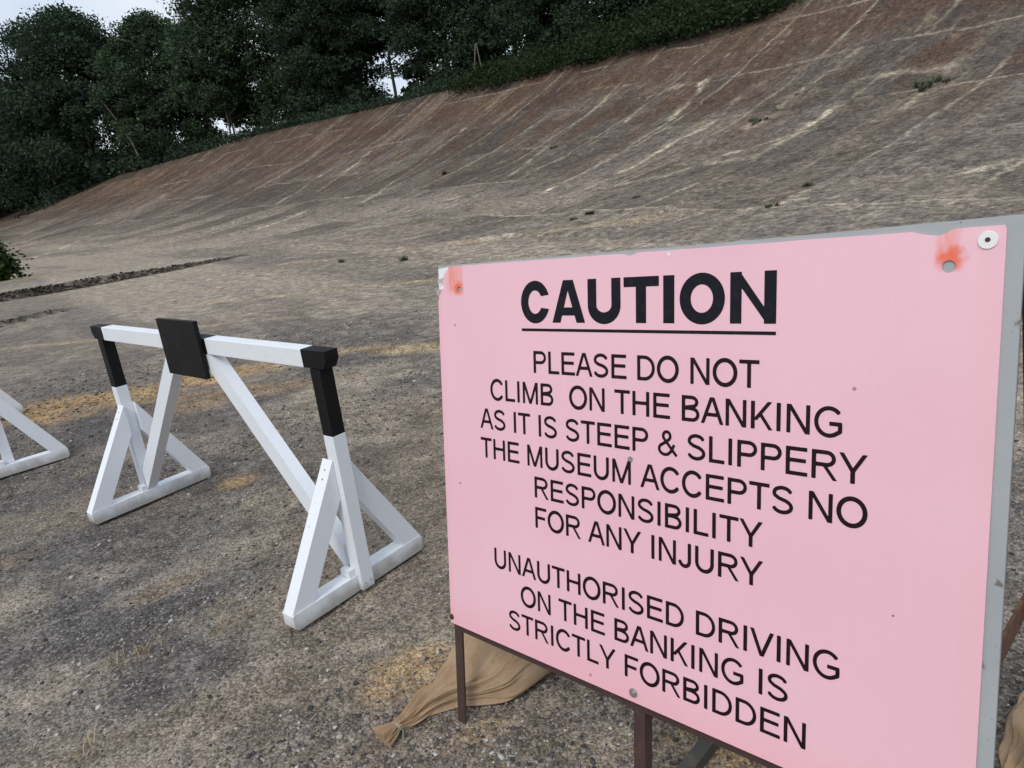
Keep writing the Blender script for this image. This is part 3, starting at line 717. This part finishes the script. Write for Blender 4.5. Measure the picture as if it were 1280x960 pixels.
barrier('white timber barrier with black painted tops and a square black plate on its beam', -1.3529, 3.0004, -.7018)
a2 = -.855; u2 = (math.cos(a2), math.sin(a2)); v2 = (-math.sin(a2), math.cos(a2))
barrier('white timber barrier cut off by the left edge so that only one triangular end shows', -2.98-u2[0]*(Lf+wf/2)-v2[0]*FF, 4.44-u2[1]*(Lf+wf/2)-v2[1]*FF, a2, -1)

# ------------------------------------------------------------------ lettering: glyphs built from strokes, filled by marching squares
def ell(cx, cy, rx, ry, a0, a1, n=22): return [(cx+rx*math.cos(rad(a0+(a1-a0)*i/n)), cy+ry*math.sin(rad(a0+(a1-a0)*i/n))) for i in range(n+1)]
def diag(x0, y0, x1, y1, wh): return ('poly', [(x0-wh/2, y0), (x0+wh/2, y0), (x1+wh/2, y1), (x1-wh/2, y1)])
def vst(x, w_, y0=0, y1=1): return ('poly', [(x-w_/2, y0), (x+w_/2, y0), (x+w_/2, y1), (x-w_/2, y1)])
def hst(x0, x1, y, w_): return ('poly', [(x0, y-w_/2), (x1, y-w_/2), (x1, y+w_/2), (x0, y+w_/2)])
def st(pts, w_): return ('st', pts, w_)
W_ = .155; Hh = .140; e0 = Hh/2
def sS(w_, wd, x0=.06):
    h = w_/2; cx = x0+wd/2; rx = wd/2-h
    top = ell(cx, .735, rx*.94, .275-h+.0, 18, 270-62, 22); bot = ell(cx, .275, rx, .285-h, 118-60, -162, 24)
    mid = [(cx-.13*wd/.8, .555), (cx+.13*wd/.8, .485)]
    return [st(top+mid+bot, w_)]
GL = {
 'A': (.93, [diag(.065, 0, .445, 1, .150), diag(.865, 0, .485, 1, .150), hst(.2, .73, .345, Hh)]),
 'B': (.93, [vst(.162, W_), st([(.11, 1-e0), (.52, 1-e0)]+ell(.52, .755, .225, .245-e0, 90, -90, 14)+[(.11, .53-.02)], Hh), st([(.11, .51), (.55, .51)]+ell(.55, .283, .245, .283-e0, 90, -90, 16)+[(.11, e0)], Hh)]),
 'C': (1.01, [st(ell(.53, .5, .41, .46, 36, 324, 40), W_)]),
 'D': (1.01, [vst(.17, W_), st([(.12, 1-e0), (.45, 1-e0)]+ell(.45, .5, .43, .5-e0, 90, -90, 24)+[(.12, e0)], .142)]),
 'E': (.93, [vst(.17, W_), hst(.12, .86, 1-e0, Hh), hst(.12, .82, .53, Hh), hst(.12, .88, e0, Hh)]),
 'F': (.85, [vst(.17, W_), hst(.12, .81, 1-e0, Hh), hst(.12, .72, .5, Hh)]),
 'G': (1.09, [st(ell(.55, .5, .43, .46, 40, 302, 36)+[(.918, .20), (.918, .46)], .142), hst(.56, .975, .445, Hh)]),
 'H': (1.01, [vst(.17, W_), vst(.84, W_), hst(.15, .86, .53, Hh)]),
 'I': (.39, [vst(.195, W_)]),
 'J': (.70, [st([(.53, 1), (.53, .29)]+ell(.31, .27, .22, .24-.02, 0, -170, 18), W_)]),
 'K': (.93, [vst(.16, W_), diag(.24, .32, .80, 1, .17), diag(.835, 0, .425, .575, .155)]),
 'L': (.78, [vst(.16, W_), hst(.11, .74, e0, Hh)]),
 'M': (1.16, [vst(.165, .142), vst(.995, .142), diag(.58, 0, .18, 1, .150), diag(.58, 0, .98, 1, .150)]),
 'N': (1.01, [vst(.163, .144), vst(.847, .144), diag(.835, 0, .175, 1, .160)]),
 'O': (1.09, [st(ell(.545, .5, .43, .455, 0, 360, 48), .160)]),
 'P': (.93, [vst(.165, W_), st([(.11, 1-e0), (.55, 1-e0)]+ell(.55, .705, .255, .295-e0, 90, -90, 18)+[(.11, .41+e0)], Hh)]),
 'R': (1.01, [vst(.165, W_), st([(.11, 1-e0), (.60, 1-e0)]+ell(.60, .72, .245, .28-e0, 90, -90, 18)+[(.11, .44+e0)], Hh), diag(.90, 0, .54, .47, .15)]),
 'S': (.93, sS(.140, .80)),
 'T': (.85, [vst(.425, W_), hst(.03, .82, 1-e0, Hh)]),
 'U': (1.01, [st([(.165, 1), (.165, .38)]+ell(.505, .38, .34, .335, 180, 360, 24)+[(.845, 1)], W_)]),
 'V': (.93, [diag(.465, 0, .07, 1, .155), diag(.465, 0, .86, 1, .155)]),
 'Y': (.93, [vst(.465, W_, 0, .44), diag(.465, .40, .08, 1, .160), diag(.465, .40, .85, 1, .160)]),
 '&': (.93, [st([(.90, .03), (.33, .66)]+ell(.44, .79, .165, .17, 215, -35, 22)+[(.46, .59), (.25, .46)]+ell(.36, .26, .275, .215, 130, 305, 22)+[(.64, .20), (.79, .47)], .125)]),
 ' ': (.39, [])}
wB, hB = .265, .215
GB = {
 'C': (1.06, [('ring', .53, .5, .50, .52, .235, .285, [(.62, .37, 1.2, .63)]), ]),
 'A': (1.06, [('poly', [(0, 0), (.27, 0), (.60, 1), (.37, 1)]), ('poly', [(1.06, 0), (.79, 0), (.43, 1), (.69, 1)]), hst(.25, .81, .265, .19)]),
 'U': (1.04, [st([(.165, 1), (.165, .40)]+ell(.52, .40, .355, .295, 180, 360, 28)+[(.875, 1)], wB)]),
 'T': (.96, [vst(.48, .28), hst(0, .96, 1-hB/2, hB)]),
 'I': (.40, [vst(.20, .285)]),
 'O': (1.12, [('ring', .56, .5, .54, .52, .265, .285, [])]),
 'N': (1.08, [vst(.17, .255), vst(.91, .255), ('poly', [(.84, 0), (1.03, 0), (.26, 1), (.05, 1)])])}
def sdf_glyph(pr, X, Y):
    D = np.full(X.shape, 9.0)
    for g in pr:
        if g[0] == 'poly':
            p = np.array(g[1]); area = sum(p[i][0]*p[(i+1) % len(p)][1]-p[(i+1) % len(p)][0]*p[i][1] for i in range(len(p)))
            if area < 0: p = p[::-1]
            m = np.full(X.shape, -9.0)
            for i in range(len(p)):
                a, b = p[i], p[(i+1) % len(p)]; t = b-a; L = np.hypot(*t)
                if L < 1e-6: continue
                m = np.maximum(m, ((X-a[0])*t[1]-(Y-a[1])*t[0])/L)
            D = np.minimum(D, m)
        elif g[0] == 'st':
            p = np.array(g[1], float); h = g[2]/2; n = len(p)
            closed = np.hypot(*(p[0]-p[-1])) < 1e-6
            for i in range(n-1):
                a, b = p[i], p[i+1]; t = b-a; L = np.hypot(*t)
                if L < 1e-6: continue
                t = t/L; al = (X-a[0])*t[0]+(Y-a[1])*t[1]; ac = np.abs(-(X-a[0])*t[1]+(Y-a[1])*t[0])
                D = np.minimum(D, np.maximum(ac-h, np.maximum(-al, al-L)))
                if i > 0 or closed: D = np.minimum(D, np.hypot(X-a[0], Y-a[1])-h)
        else:
            _, cx, cy, rx, ry, ix, iy, cuts = g
            o_ = (np.hypot((X-cx)/rx, (Y-cy)/ry)-1)*min(rx, ry); i_ = (np.hypot((X-cx)/ix, (Y-cy)/iy)-1)*min(ix, iy)
            m = np.maximum(o_, -i_)
            for x0, y0, x1, y1 in cuts:
                bx = np.maximum(np.maximum(x0-X, X-x1), np.maximum((y0-.10*(X-x0))-Y, Y-(y1+.10*(X-x0)))); m = np.maximum(m, -bx)
            D = np.minimum(D, m)
    return D
def glyph_polys(pr, adv, res):
    nx = int((adv+.12)*res); ny = int(1.12*res)
    xs = -.06+np.arange(nx+1)/res; ys = -.06+np.arange(ny+1)/res
    X, Y = np.meshgrid(xs, ys); D = sdf_glyph(pr, X, Y); out = []
    for j in range(ny):
        i = 0
        while i < nx:
            d = (D[j, i], D[j, i+1], D[j+1, i+1], D[j+1, i])
            if min(d) >= 0: i += 1; continue
            if max(d) < 0:
                k = i
                while k+1 < nx and max(D[j, k+1], D[j, k+2], D[j+1, k+2], D[j+1, k+1]) < 0: k += 1
                out.append([(xs[i], ys[j]), (xs[k+1], ys[j]), (xs[k+1], ys[j+1]), (xs[i], ys[j+1])]); i = k+1; continue
            c = [(xs[i], ys[j]), (xs[i+1], ys[j]), (xs[i+1], ys[j+1]), (xs[i], ys[j+1])]; poly = []
            for a in range(4):
                b = (a+1) % 4
                if d[a] < 0: poly.append(c[a])
                if (d[a] < 0) != (d[b] < 0):
                    f = d[a]/(d[a]-d[b]); poly.append((c[a][0]+(c[b][0]-c[a][0])*f, c[a][1]+(c[b][1]-c[a][1])*f))
            if len(poly) > 2: out.append(poly)
            i += 1
    return out
_cache = {}
def text_line(text, q0, q1, base, cap, table, mat, parent, name, yoff, res=36, track=0.0, Z=0.0):
    x = 0; items = []
    for ch in text:
        adv, pr = table[ch]
        if pr: items.append((ch, x))
        x += adv+track
    key = id(table)
    for ch, _ in items:
        if (key, ch) not in _cache: _cache[(key, ch)] = glyph_polys(table[ch][1], table[ch][0], res)
    lo = min(px+p[0] for ch, px in items for poly in _cache[(key, ch)] for p in poly)
    hi = max(px+p[0] for ch, px in items for poly in _cache[(key, ch)] for p in poly)
    k = (q1-q0)/(hi-lo); bm = bmesh.new()
    for ch, px in items:
        for poly in _cache[(key, ch)]:
            bm.faces.new([bm.verts.new((q0+(px+p[0]-lo)*k, yoff, Z+base+p[1]*cap)) for p in poly])
    bmesh.ops.remove_doubles(bm, verts=bm.verts, dist=1e-6)
    me = bpy.data.meshes.new(name); bm.to_mesh(me); bm.free()
    return link(name, me, mat, parent)

# ------------------------------------------------------------------ the caution sign
P_ = Vector((-.25151657, 1.71538308, .29875071)); e_ = Vector((.71765644, -.69424027, .05476926)); g_ = Vector((.09060322, .171058, .98108624)); n_ = g_.cross(e_)
LEG = .305
ZS = LEG                                           # local height of the panel's lower edge
sign = thing('caution_sign', 'faded pink caution sign with black lettering on a rusty angle iron stand', 'sign')
Ms = Matrix((e_, n_, g_)).transposed().to_4x4(); Ms.translation = P_-g_*LEG
sign.matrix_world = Ms
PW, PH = 1.2547, .9935
HOLES = [(.084, .933, .0075), (1.184, .937, .0095)]
def mat_pink():
    t = NT('faded_pink'); o = t.obj(); sx = t.n('ShaderNodeSeparateXYZ'); t.l(o, sx.inputs[0]); X, Zc = sx.outputs[0], sx.outputs[2]
    n1 = t.noise(o, 2.2, 4, .5); n2 = t.noise(t.scale(o, (60, 1, 3)), 1.5, 3); n3 = t.noise(o, 40, 5, .65)
    c = t.mix(t.mapr(n1, .35, .65), (.815, .485, .560), (.840, .515, .585))
    c = t.mix(t.mapr(n2, .55, .7, 0, .10), c, (.86, .60, .66))
    # redder, less faded margins
    def band(v, a, b, k): return t.mapr(v, a, b, k, 0)
    low = t.math('ADD', Zc, t.math('MULTIPLY', t.math('SUBTRACT', n1, .5), .05))
    c = t.mix(band(low, ZS, ZS+.10, .45), c, (.84, .40, .44))
    c = t.mix(band(X, 0, .03, .35), c, (.82, .42, .46))
    c = t.mix(t.mapr(X, PW-.05, PW, 0, .22), c, (.80, .42, .46))
    # streaks of unfaded red paint round the bolt holes
    for hx, hz_, wd, zt in ((.066, .945, .040, .988), (1.182, .958, .021, .988)):
        dx = t.math('ABSOLUTE', t.math('ADD', t.math('SUBTRACT', X, hx), t.math('MULTIPLY', t.math('SUBTRACT', n3, .5), .018)))
        fx = t.mapr(dx, wd*.35, wd, 1, 0); fz = t.mapr(Zc, ZS+hz_-.035, ZS+hz_-.005, 0, 1)
        c = t.mix(t.math('MULTIPLY', t.math('MULTIPLY', fx, fz), t.mapr(t.noise(t.scale(o, (55, 1, 6)), 1.6, 4, .6), .3, .7, .25, .85)), c, (.82, .20, .10))
    for hx, hz_ in ((.082, .936), (1.186, .950)):
        v = t.n('ShaderNodeVectorMath', operation='DISTANCE'); t.l(o, v.inputs[0]); v.inputs[1].default_value = (hx, 0, ZS+hz_)
        dd = t.math('ADD', v.outputs['Value'], t.math('MULTIPLY', t.math('SUBTRACT', n3, .5), .034))
        c = t.mix(t.mapr(dd, .008, .024, .85, 0), c, (.80, .13, .05))
    # scuffs and specks
    v = t.n('ShaderNodeTexVoronoi'); v.inputs['Scale'].default_value = 14; v.inputs['Randomness'].default_value = 1; t.l(t.scale(o, (1, 1, 1)), v.inputs['Vector'])
    hs = t.n('ShaderNodeSeparateColor'); t.l(v.outputs['Color'], hs.inputs[0])
    spk = t.math('MULTIPLY', t.mapr(v.outputs['Distance'], .035, .06, 1, 0), t.mapr(hs.outputs[0], .72, .74))
    c = t.mix(t.math('MULTIPLY', spk, .7), c, (.25, .08, .08))
    sc2 = t.noise(t.scale(o, (9, 9, 34)), 1.6, 5, .7)
    c = t.mix(t.mapr(sc2, .70, .76, 0, .35), c, (.85, .66, .70))
    c = t.mix(t.mapr(n3, .3, .7, 0, .05), c, (.55, .36, .40))
    return t.done(c, t.mapr(n1, .3, .7, .32, .45), t.bump(n1, .004, .25), .35)
PINK = mat_pink()
# sheet with two drilled holes and a torn upper left corner, as a filled 2D curve
cu = bpy.data.curves.new('sheet', 'CURVE'); cu.dimensions = '2D'; cu.fill_mode = 'BOTH'; cu.extrude = .0015
def spl(pts):
    s = cu.splines.new('POLY'); s.points.add(len(pts)-1); s.use_cyclic_u = True
    for p, q in zip(s.points, pts): p.co = (q[0], q[1], 0, 1)
rg = random.Random(4)
PL, PR = .9945, .9945
out = [(0, 0), (PW, 0), (PW, PR-.006), (PW-.003, PR-.001)]
for i in range(1, 60):
    x = PW-.004-(PW-.05)*i/60; dz = .0008*rg.random()
    if 1.14 < x < 1.19: dz += .010*math.sin((x-1.14)/.05*math.pi)
    if .60 < x < .615: dz += .006
    out.append((x, PL-(PL-PR)*x/PW-.001-dz))
PH = PL
out += [(.046, PH-.004), (.040, PH-.010), (.030, PH-.016), (.024, PH-.026), (.018, PH-.040), (.022, PH-.050), (.026, PH-.056), (.014, PH-.060), (.006, PH-.068), (.003, PH-.084), (0, PH-.092)]
spl(out)
for hx, hz_, hr in HOLES: spl([(hx+hr*math.cos(2*math.pi*i/24), hz_+hr*math.sin(2*math.pi*i/24)) for i in range(24)])
tmp = bpy.data.objects.new('sheet_tmp', cu); COL.objects.link(tmp)
bpy.context.view_layer.update()
me = bpy.data.meshes.new_from_object(tmp.evaluated_get(bpy.context.evaluated_depsgraph_get())); bpy.data.objects.remove(tmp)
me.transform(Matrix(((1, 0, 0, 0), (0, 0, -1, .0015), (0, 1, 0, ZS), (0, 0, 0, 1)))); me.name = 'sign_panel'
me.materials.clear(); panel = link('sign_panel', me, PINK, sign)

t_ = NT('letter_black'); o_ = t_.obj(); INKB = t_.done(t_.mix(t_.mapr(t_.noise(o_, 60, 4), .5, .8), (.006, .006, .011), (.016, .014, .018)), .5, None, .2)
t_ = NT('letter_ink'); o_ = t_.obj(); INK = t_.done(t_.mix(t_.mapr(t_.noise(o_, 60, 4), .5, .8), (.012, .004, .006), (.028, .010, .013)), .5, None, .2)
YO = -.0006
text_line('CAUTION', .300, .9185, .8485, .0955, GB, INKB, panel, 'heading_lettering', YO, 90, .055, ZS)
bm = bmesh.new(); box(bm, .300, .9185, YO, -.0001, ZS+.828, ZS+.8345); obj('underline', bm, INKB, panel)
for txt, a, b, base in (('PLEASE DO NOT', .335, .889, .729), ('CLIMB', .187, .394, .653), ('ON THE BANKING', .441, 1.037, .653), ('AS IT IS STEEP & SLIPPERY', .147, 1.079, .576),
                        ('THE MUSEUM ACCEPTS NO', .146, 1.082, .4995), ('RESPONSIBILITY', .329, .900, .423), ('FOR ANY INJURY', .329, .902, .347),
                        ('UNAUTHORISED DRIVING', .183, 1.045, .210), ('ON THE BANKING IS', .273, .954, .132), ('STRICTLY FORBIDDEN', .230, .989, .055)):
    text_line(txt, a, b, base, .0525, GL, INK, panel, 'lettering', YO, 40, .0, ZS)

t_ = NT('grey_board'); o_ = t_.obj()
c_ = t_.mix(t_.noise(o_, 6, 5), (.30, .32, .33), (.40, .42, .43)); c_ = t_.mix(t_.mapr(t_.noise(t_.scale(o_, (1, 1, 1)), 23, 5, .7), .62, .70, 0, .8), c_, (.11, .09, .065))
GREY = t_.done(c_, .5, t_.bump(t_.noise(o_, 40, 3), .001, .5))
IRON = mat_iron('painted_iron', (.050, .026, .022), (.078, .040, .030))
RUST = mat_iron('rusty_iron', (.085, .038, .022), (.17, .07, .03), 22)
OLDIRON = mat_iron('grey_iron', (.050, .046, .038), (.085, .075, .06))
bm = bmesh.new(); prism_y(bm, [(.001, ZS+.003), (1.2765, ZS+.003), (1.2765, ZS+1.0070), (1.0, ZS+1.0020), (.7, ZS+.9990), (.001, ZS+.9970)], .0034, .0145); board = obj('backing_board', bm, GREY, sign, .0012)
t_ = NT('white_flake'); FLAKE = t_.done((.78, .77, .76), .6)
# the bare white board and curling flakes at the torn corner
bm = bmesh.new()
rows = [[(.002, .0029, ZS+.989), (.043, .0029, ZS+.993)], [(.002, .0029, ZS+.955), (.026, .0029, ZS+.966)], [(.002, .0029, ZS+.925), (.024, .0029, ZS+.938)], [(.0015, .0029, ZS+.904), (.006, .0029, ZS+.912)]]
vs = [[bm.verts.new(p) for p in r] for r in rows]
for A, B in zip(vs[:-1], vs[1:]): bm.faces.new((A[0], A[1], B[1], B[0]))
obj('bare_corner', bm, FLAKE, panel)
for pts in ([(.018, -.0005, .952), (.026, -.0005, .966), (.014, -.012, .960), (.010, -.009, .950)], [(.003, -.0005, .915), (.018, -.0005, .936), (.010, -.010, .934), (.002, -.008, .924)]):
    bm = bmesh.new(); bm.faces.new([bm.verts.new((x, y, ZS+z)) for x, y, z in pts]); bmesh.ops.solidify(bm, geom=bm.faces[:], thickness=.0008); obj('paint_flake', bm, FLAKE, panel)
# bolts, washer, screw
t_ = NT('zinc'); o_ = t_.obj(); ZINC = t_.done(t_.mix(t_.noise(o_, 120, 3), (.28, .26, .25), (.50, .48, .46)), .42); ZINC.node_tree.nodes['Principled BSDF'].inputs['Metallic'].default_value = .7
def disc(name, q, z, r, d, mat, parent, y=0, seg=24):
    bm = bmesh.new(); bmesh.ops.create_cone(bm, cap_ends=True, segments=seg, radius1=r, radius2=r*.93, depth=d, matrix=Matrix.Translation((q, y-d/2-.0004, ZS+z)) @ Matrix.Rotation(rad(90), 4, 'X'))
    return obj(name, bm, mat, parent, smooth=False)
wsh = disc('washer', 1.2325, .973, .0135, .0022, FLAKE, panel)
disc('washer_hole', 1.2325, .9735, .0036, .0006, IRON, wsh, -.0024, 16)
b_ = disc('bolt', .610, .0225, .0105, .0025, ZINC, panel); disc('bolt_head', .610, .0225, .0062, .005, ZINC, b_, -.0026, 6)
b_ = disc('bolt', .005, .0185, .008, .0025, RUST, panel); disc('bolt_head', .005, .0185, .005, .004, RUST, b_, -.0026, 6)
disc('screw', .6065, .557, .0058, .003, ZINC, panel, 0, 12)
# small chip marks
for q, z, r in ((.0605, .415, .0024), (1.127, .36, .0016), (.70, .985, .004)):
    disc('chip', q, z, r, .0004, IRON if r < .004 else FLAKE, panel, 0, 7)
# angle iron frame
YI = .0152; A_ = .030; TH = .004
def angle(q0, side, z0, z1, name, mat):         # upright L section: front flange and a side flange running back
    bm = bmesh.new()
    box(bm, q0, q0+A_, YI, YI+TH, z0, z1)
    if side < 0: box(bm, q0, q0+TH, YI+TH, YI+A_, z0, z1)
    else: box(bm, q0+A_-TH, q0+A_, YI+TH, YI+A_, z0, z1)
    return obj(name, bm, mat, sign)
angle(-.003, -1, -.012, ZS+.995, 'leg', IRON)
angle(.600, 1, -.03, ZS-.0265, 'leg', IRON)
angle(1.243, 1, -.07, ZS+1.0, 'leg', IRON)
bm = bmesh.new(); box(bm, .0275, 1.2425, YI+.0006, YI+TH, ZS-.026, ZS+.02); box(bm, .0275, 1.2425, YI+TH, YI+A_, ZS-.026, ZS-.022); obj('bottom_rail', bm, IRON, sign)
bm = bmesh.new(); box(bm, -.0135, 1.273, YI+A_+.001, YI+A_+.006, ZS+.945, ZS+.994); obj('top_rail', bm, IRON, sign)
def wbar(name, a, b, wx, wy, mat, upv=(0, 0, 1)):
    o_ = Ms.inverted(); bm = bmesh.new(); bar(bm, o_ @ Vector(a), o_ @ Vector(b), wx, wy, o_.to_3x3() @ Vector(upv)); return obj(name, bm, mat, sign, .001)
nh = Vector((n_.x, n_.y, 0)).normalized()
for q in (.625, 1.284):
    b0 = Ms @ Vector((q, YI+.045, 0)); b0.z = .022
    b1 = b0+nh*.56
    wbar('foot_bar', b0, b1, .035, .035, OLDIRON)
    back = b1+Vector((0, 0, .019))
    if q > 1:
        wbar('rear_leg', back, Ms @ Vector((q, 0, ZS+.985))+nh*.055, .012, .042, IRON, (1, 0, 0))
        m0 = Ms @ Vector((1.262, YI+A_+.002, .60)); m1 = m0+nh*.42-Vector((0, 0, .10))
        wbar('spacer_bar', m0, m1, .006, .055, RUST)
    else:
        wbar('rear_leg', back, Ms @ Vector((q, 0, ZS+.90))+nh*.075, .03, .03, OLDIRON, (1, 0, 0))

# ------------------------------------------------------------------ sandbags
t_ = NT('sandbag_cloth'); uv_ = t_.n('ShaderNodeUVMap').outputs[0]; o_ = t_.obj()
n_1 = t_.noise(o_, 7, 5, .6); wv = t_.noise(t_.scale(uv_, (260, 260, 1)), 1, 2, .5)
c_ = t_.mix(t_.mapr(n_1, .35, .68), (.300, .200, .122), (.385, .275, .178))
c_ = t_.mix(t_.mapr(t_.noise(o_, 16, 5, .7), .56, .72, 0, .7), c_, (.34, .21, .095))
c_ = t_.mix(t_.mapr(wv, .35, .7, 0, .25), c_, (.17, .11, .07))
CLOTH = t_.done(c_, .95, t_.bump(wv, .0012, .6, t_.bump(n_1, .006, .5)), .1)
t_ = NT('sand'); o_ = t_.obj(); SAND = t_.done(t_.mix(t_.rnd(), (.26, .16, .07), (.46, .32, .15)), .95)
t_ = NT('tie_cord'); TIE = t_.done((.30, .33, .22), .8)
_bt = [0, .05, .11, .17, .22, .27, .33, .45, .58, .63, .66]
def _sm(v):
    f = np.linspace(0, .66, 200); q = np.interp(f, _bt, v); k = np.ones(13)/13
    q[6:-6] = np.convolve(q, k, 'same')[6:-6]; return q
BT = np.linspace(0, .66, 200)
BW = _sm([.011, .022, .032, .046, .082, .115, .132, .142, .13, .10, .02]); BC = _sm([0, 0, -.004, .010, .032, .058, .056, .045, .03, .03, .03]); BH = _sm([.024, .042, .056, .066, .080, .112, .138, .142, .118, .08, .01])
def sandbag(label, tie, ang, length, half, hgt, seed):
    t = thing('sandbag', label, 'sandbag', (tie[0], tie[1], hz(*tie)-.004), ang, 'sandbags weighing down the sign')
    rng = np.random.default_rng(seed); nt_, na = 120, 160; V = []; UV = []
    for i in range(nt_+1):
        f = i/nt_; x = -.055+f*(length+.055)
        if x < 0: wd = .011+(-x/.055)**.7*.028; h = .010+(-x/.055)*.012; zc = .018-.012*(-x/.055); yc = 0
        else:
            u = x*.66/length; zc = 0
            wd = np.interp(u, BT, BW)*half/.14; h = np.interp(u, BT, BH)*hgt/.105; yc = -np.interp(u, BT, BC)
            if x < .03: zc = .012*(1-x/.03)
        pl = max(0, 1-abs(x)/.36)**.9
        for j in range(na):
            a = 2*math.pi*j/na; ca, sa = math.cos(a), math.sin(a)
            y = wd*math.copysign(abs(ca)**.75, ca); z = h*(math.copysign(abs(sa)**.85, sa)*.5+.5)
            fold = pl*(math.sin(a*9+3*math.sin(x*11+seed)+1.3*seed)*.55+math.sin(a*17+seed*2.1+x*25)*.3+.5*math.sin(a*5-x*18))
            rr = fold*min(.019, .30*wd+.001)
            y += ca*rr; z += max(0, sa+.3)*rr*.9; wr_ = 0
            dn = max(0, 1-abs(x-.23)/.19); wr = .010*dn*math.sin(a*11+x*9+2*math.sin(a*3)) - .022*dn*(1-abs(math.sin(a*6+x*5+1.5*math.sin(a*2+x*9))))**4 + .004*math.sin(x*48+4*math.sin(a*2+seed)+y*30)*max(0, 1-abs(x-.2)/.2) + .006*math.sin(y*40+x*14)*max(0, (x-.15))/length
            z += wr*max(0, sa); y += wr*ca*.9; z += zc
            V.append((x, y+yc, max(z, -.004))); UV.append((x, a*wd*.7))
    F = [(i*na+j, i*na+(j+1) % na, (i+1)*na+(j+1) % na, (i+1)*na+j) for i in range(nt_) for j in range(na)]
    o = np_mesh('sack', V, F, CLOTH, t, 4, True); me = o.data
    bm = bmesh.new(); bm.from_mesh(me); bm.verts.ensure_lookup_table()
    bm.faces.new([bm.verts[j] for j in range(na)]); bm.faces.new([bm.verts[nt_*na+j] for j in range(na)][::-1]); bmesh.ops.recalc_face_normals(bm, faces=bm.faces); bm.to_mesh(me); bm.free()
    u = me.uv_layers.new(name='uv'); lv = np.empty(len(me.loops), np.int32); me.loops.foreach_get('vertex_index', lv)
    u.data.foreach_set('uv', np.array(UV, np.float32)[lv].ravel())
    bm = bmesh.new()
    for k in range(3):
        ring = [( -.004+.004*k+.001*math.sin(i), .0145*math.cos(2*math.pi*i/20), .020+.0125*math.sin(2*math.pi*i/20)) for i in range(21)]
        tube_path(bm, ring, .0018, .0018, 5)
    tube_path(bm, [(-.002, -.014, .024), (.0, -.03, .03), (-.012, -.042, .012)], .0016, .0012, 5)
    obj('neck_tie', bm, TIE, t)
    return t
sandbag('brown sandbag with a tied neck lying behind the left leg of the sign', (-.445, 1.665), rad(41), .66, .165, .105, 3)
sandbag('brown sandbag mostly hidden behind the right edge of the sign', (.95, 1.175), rad(34), .50, .13, .10, 5)
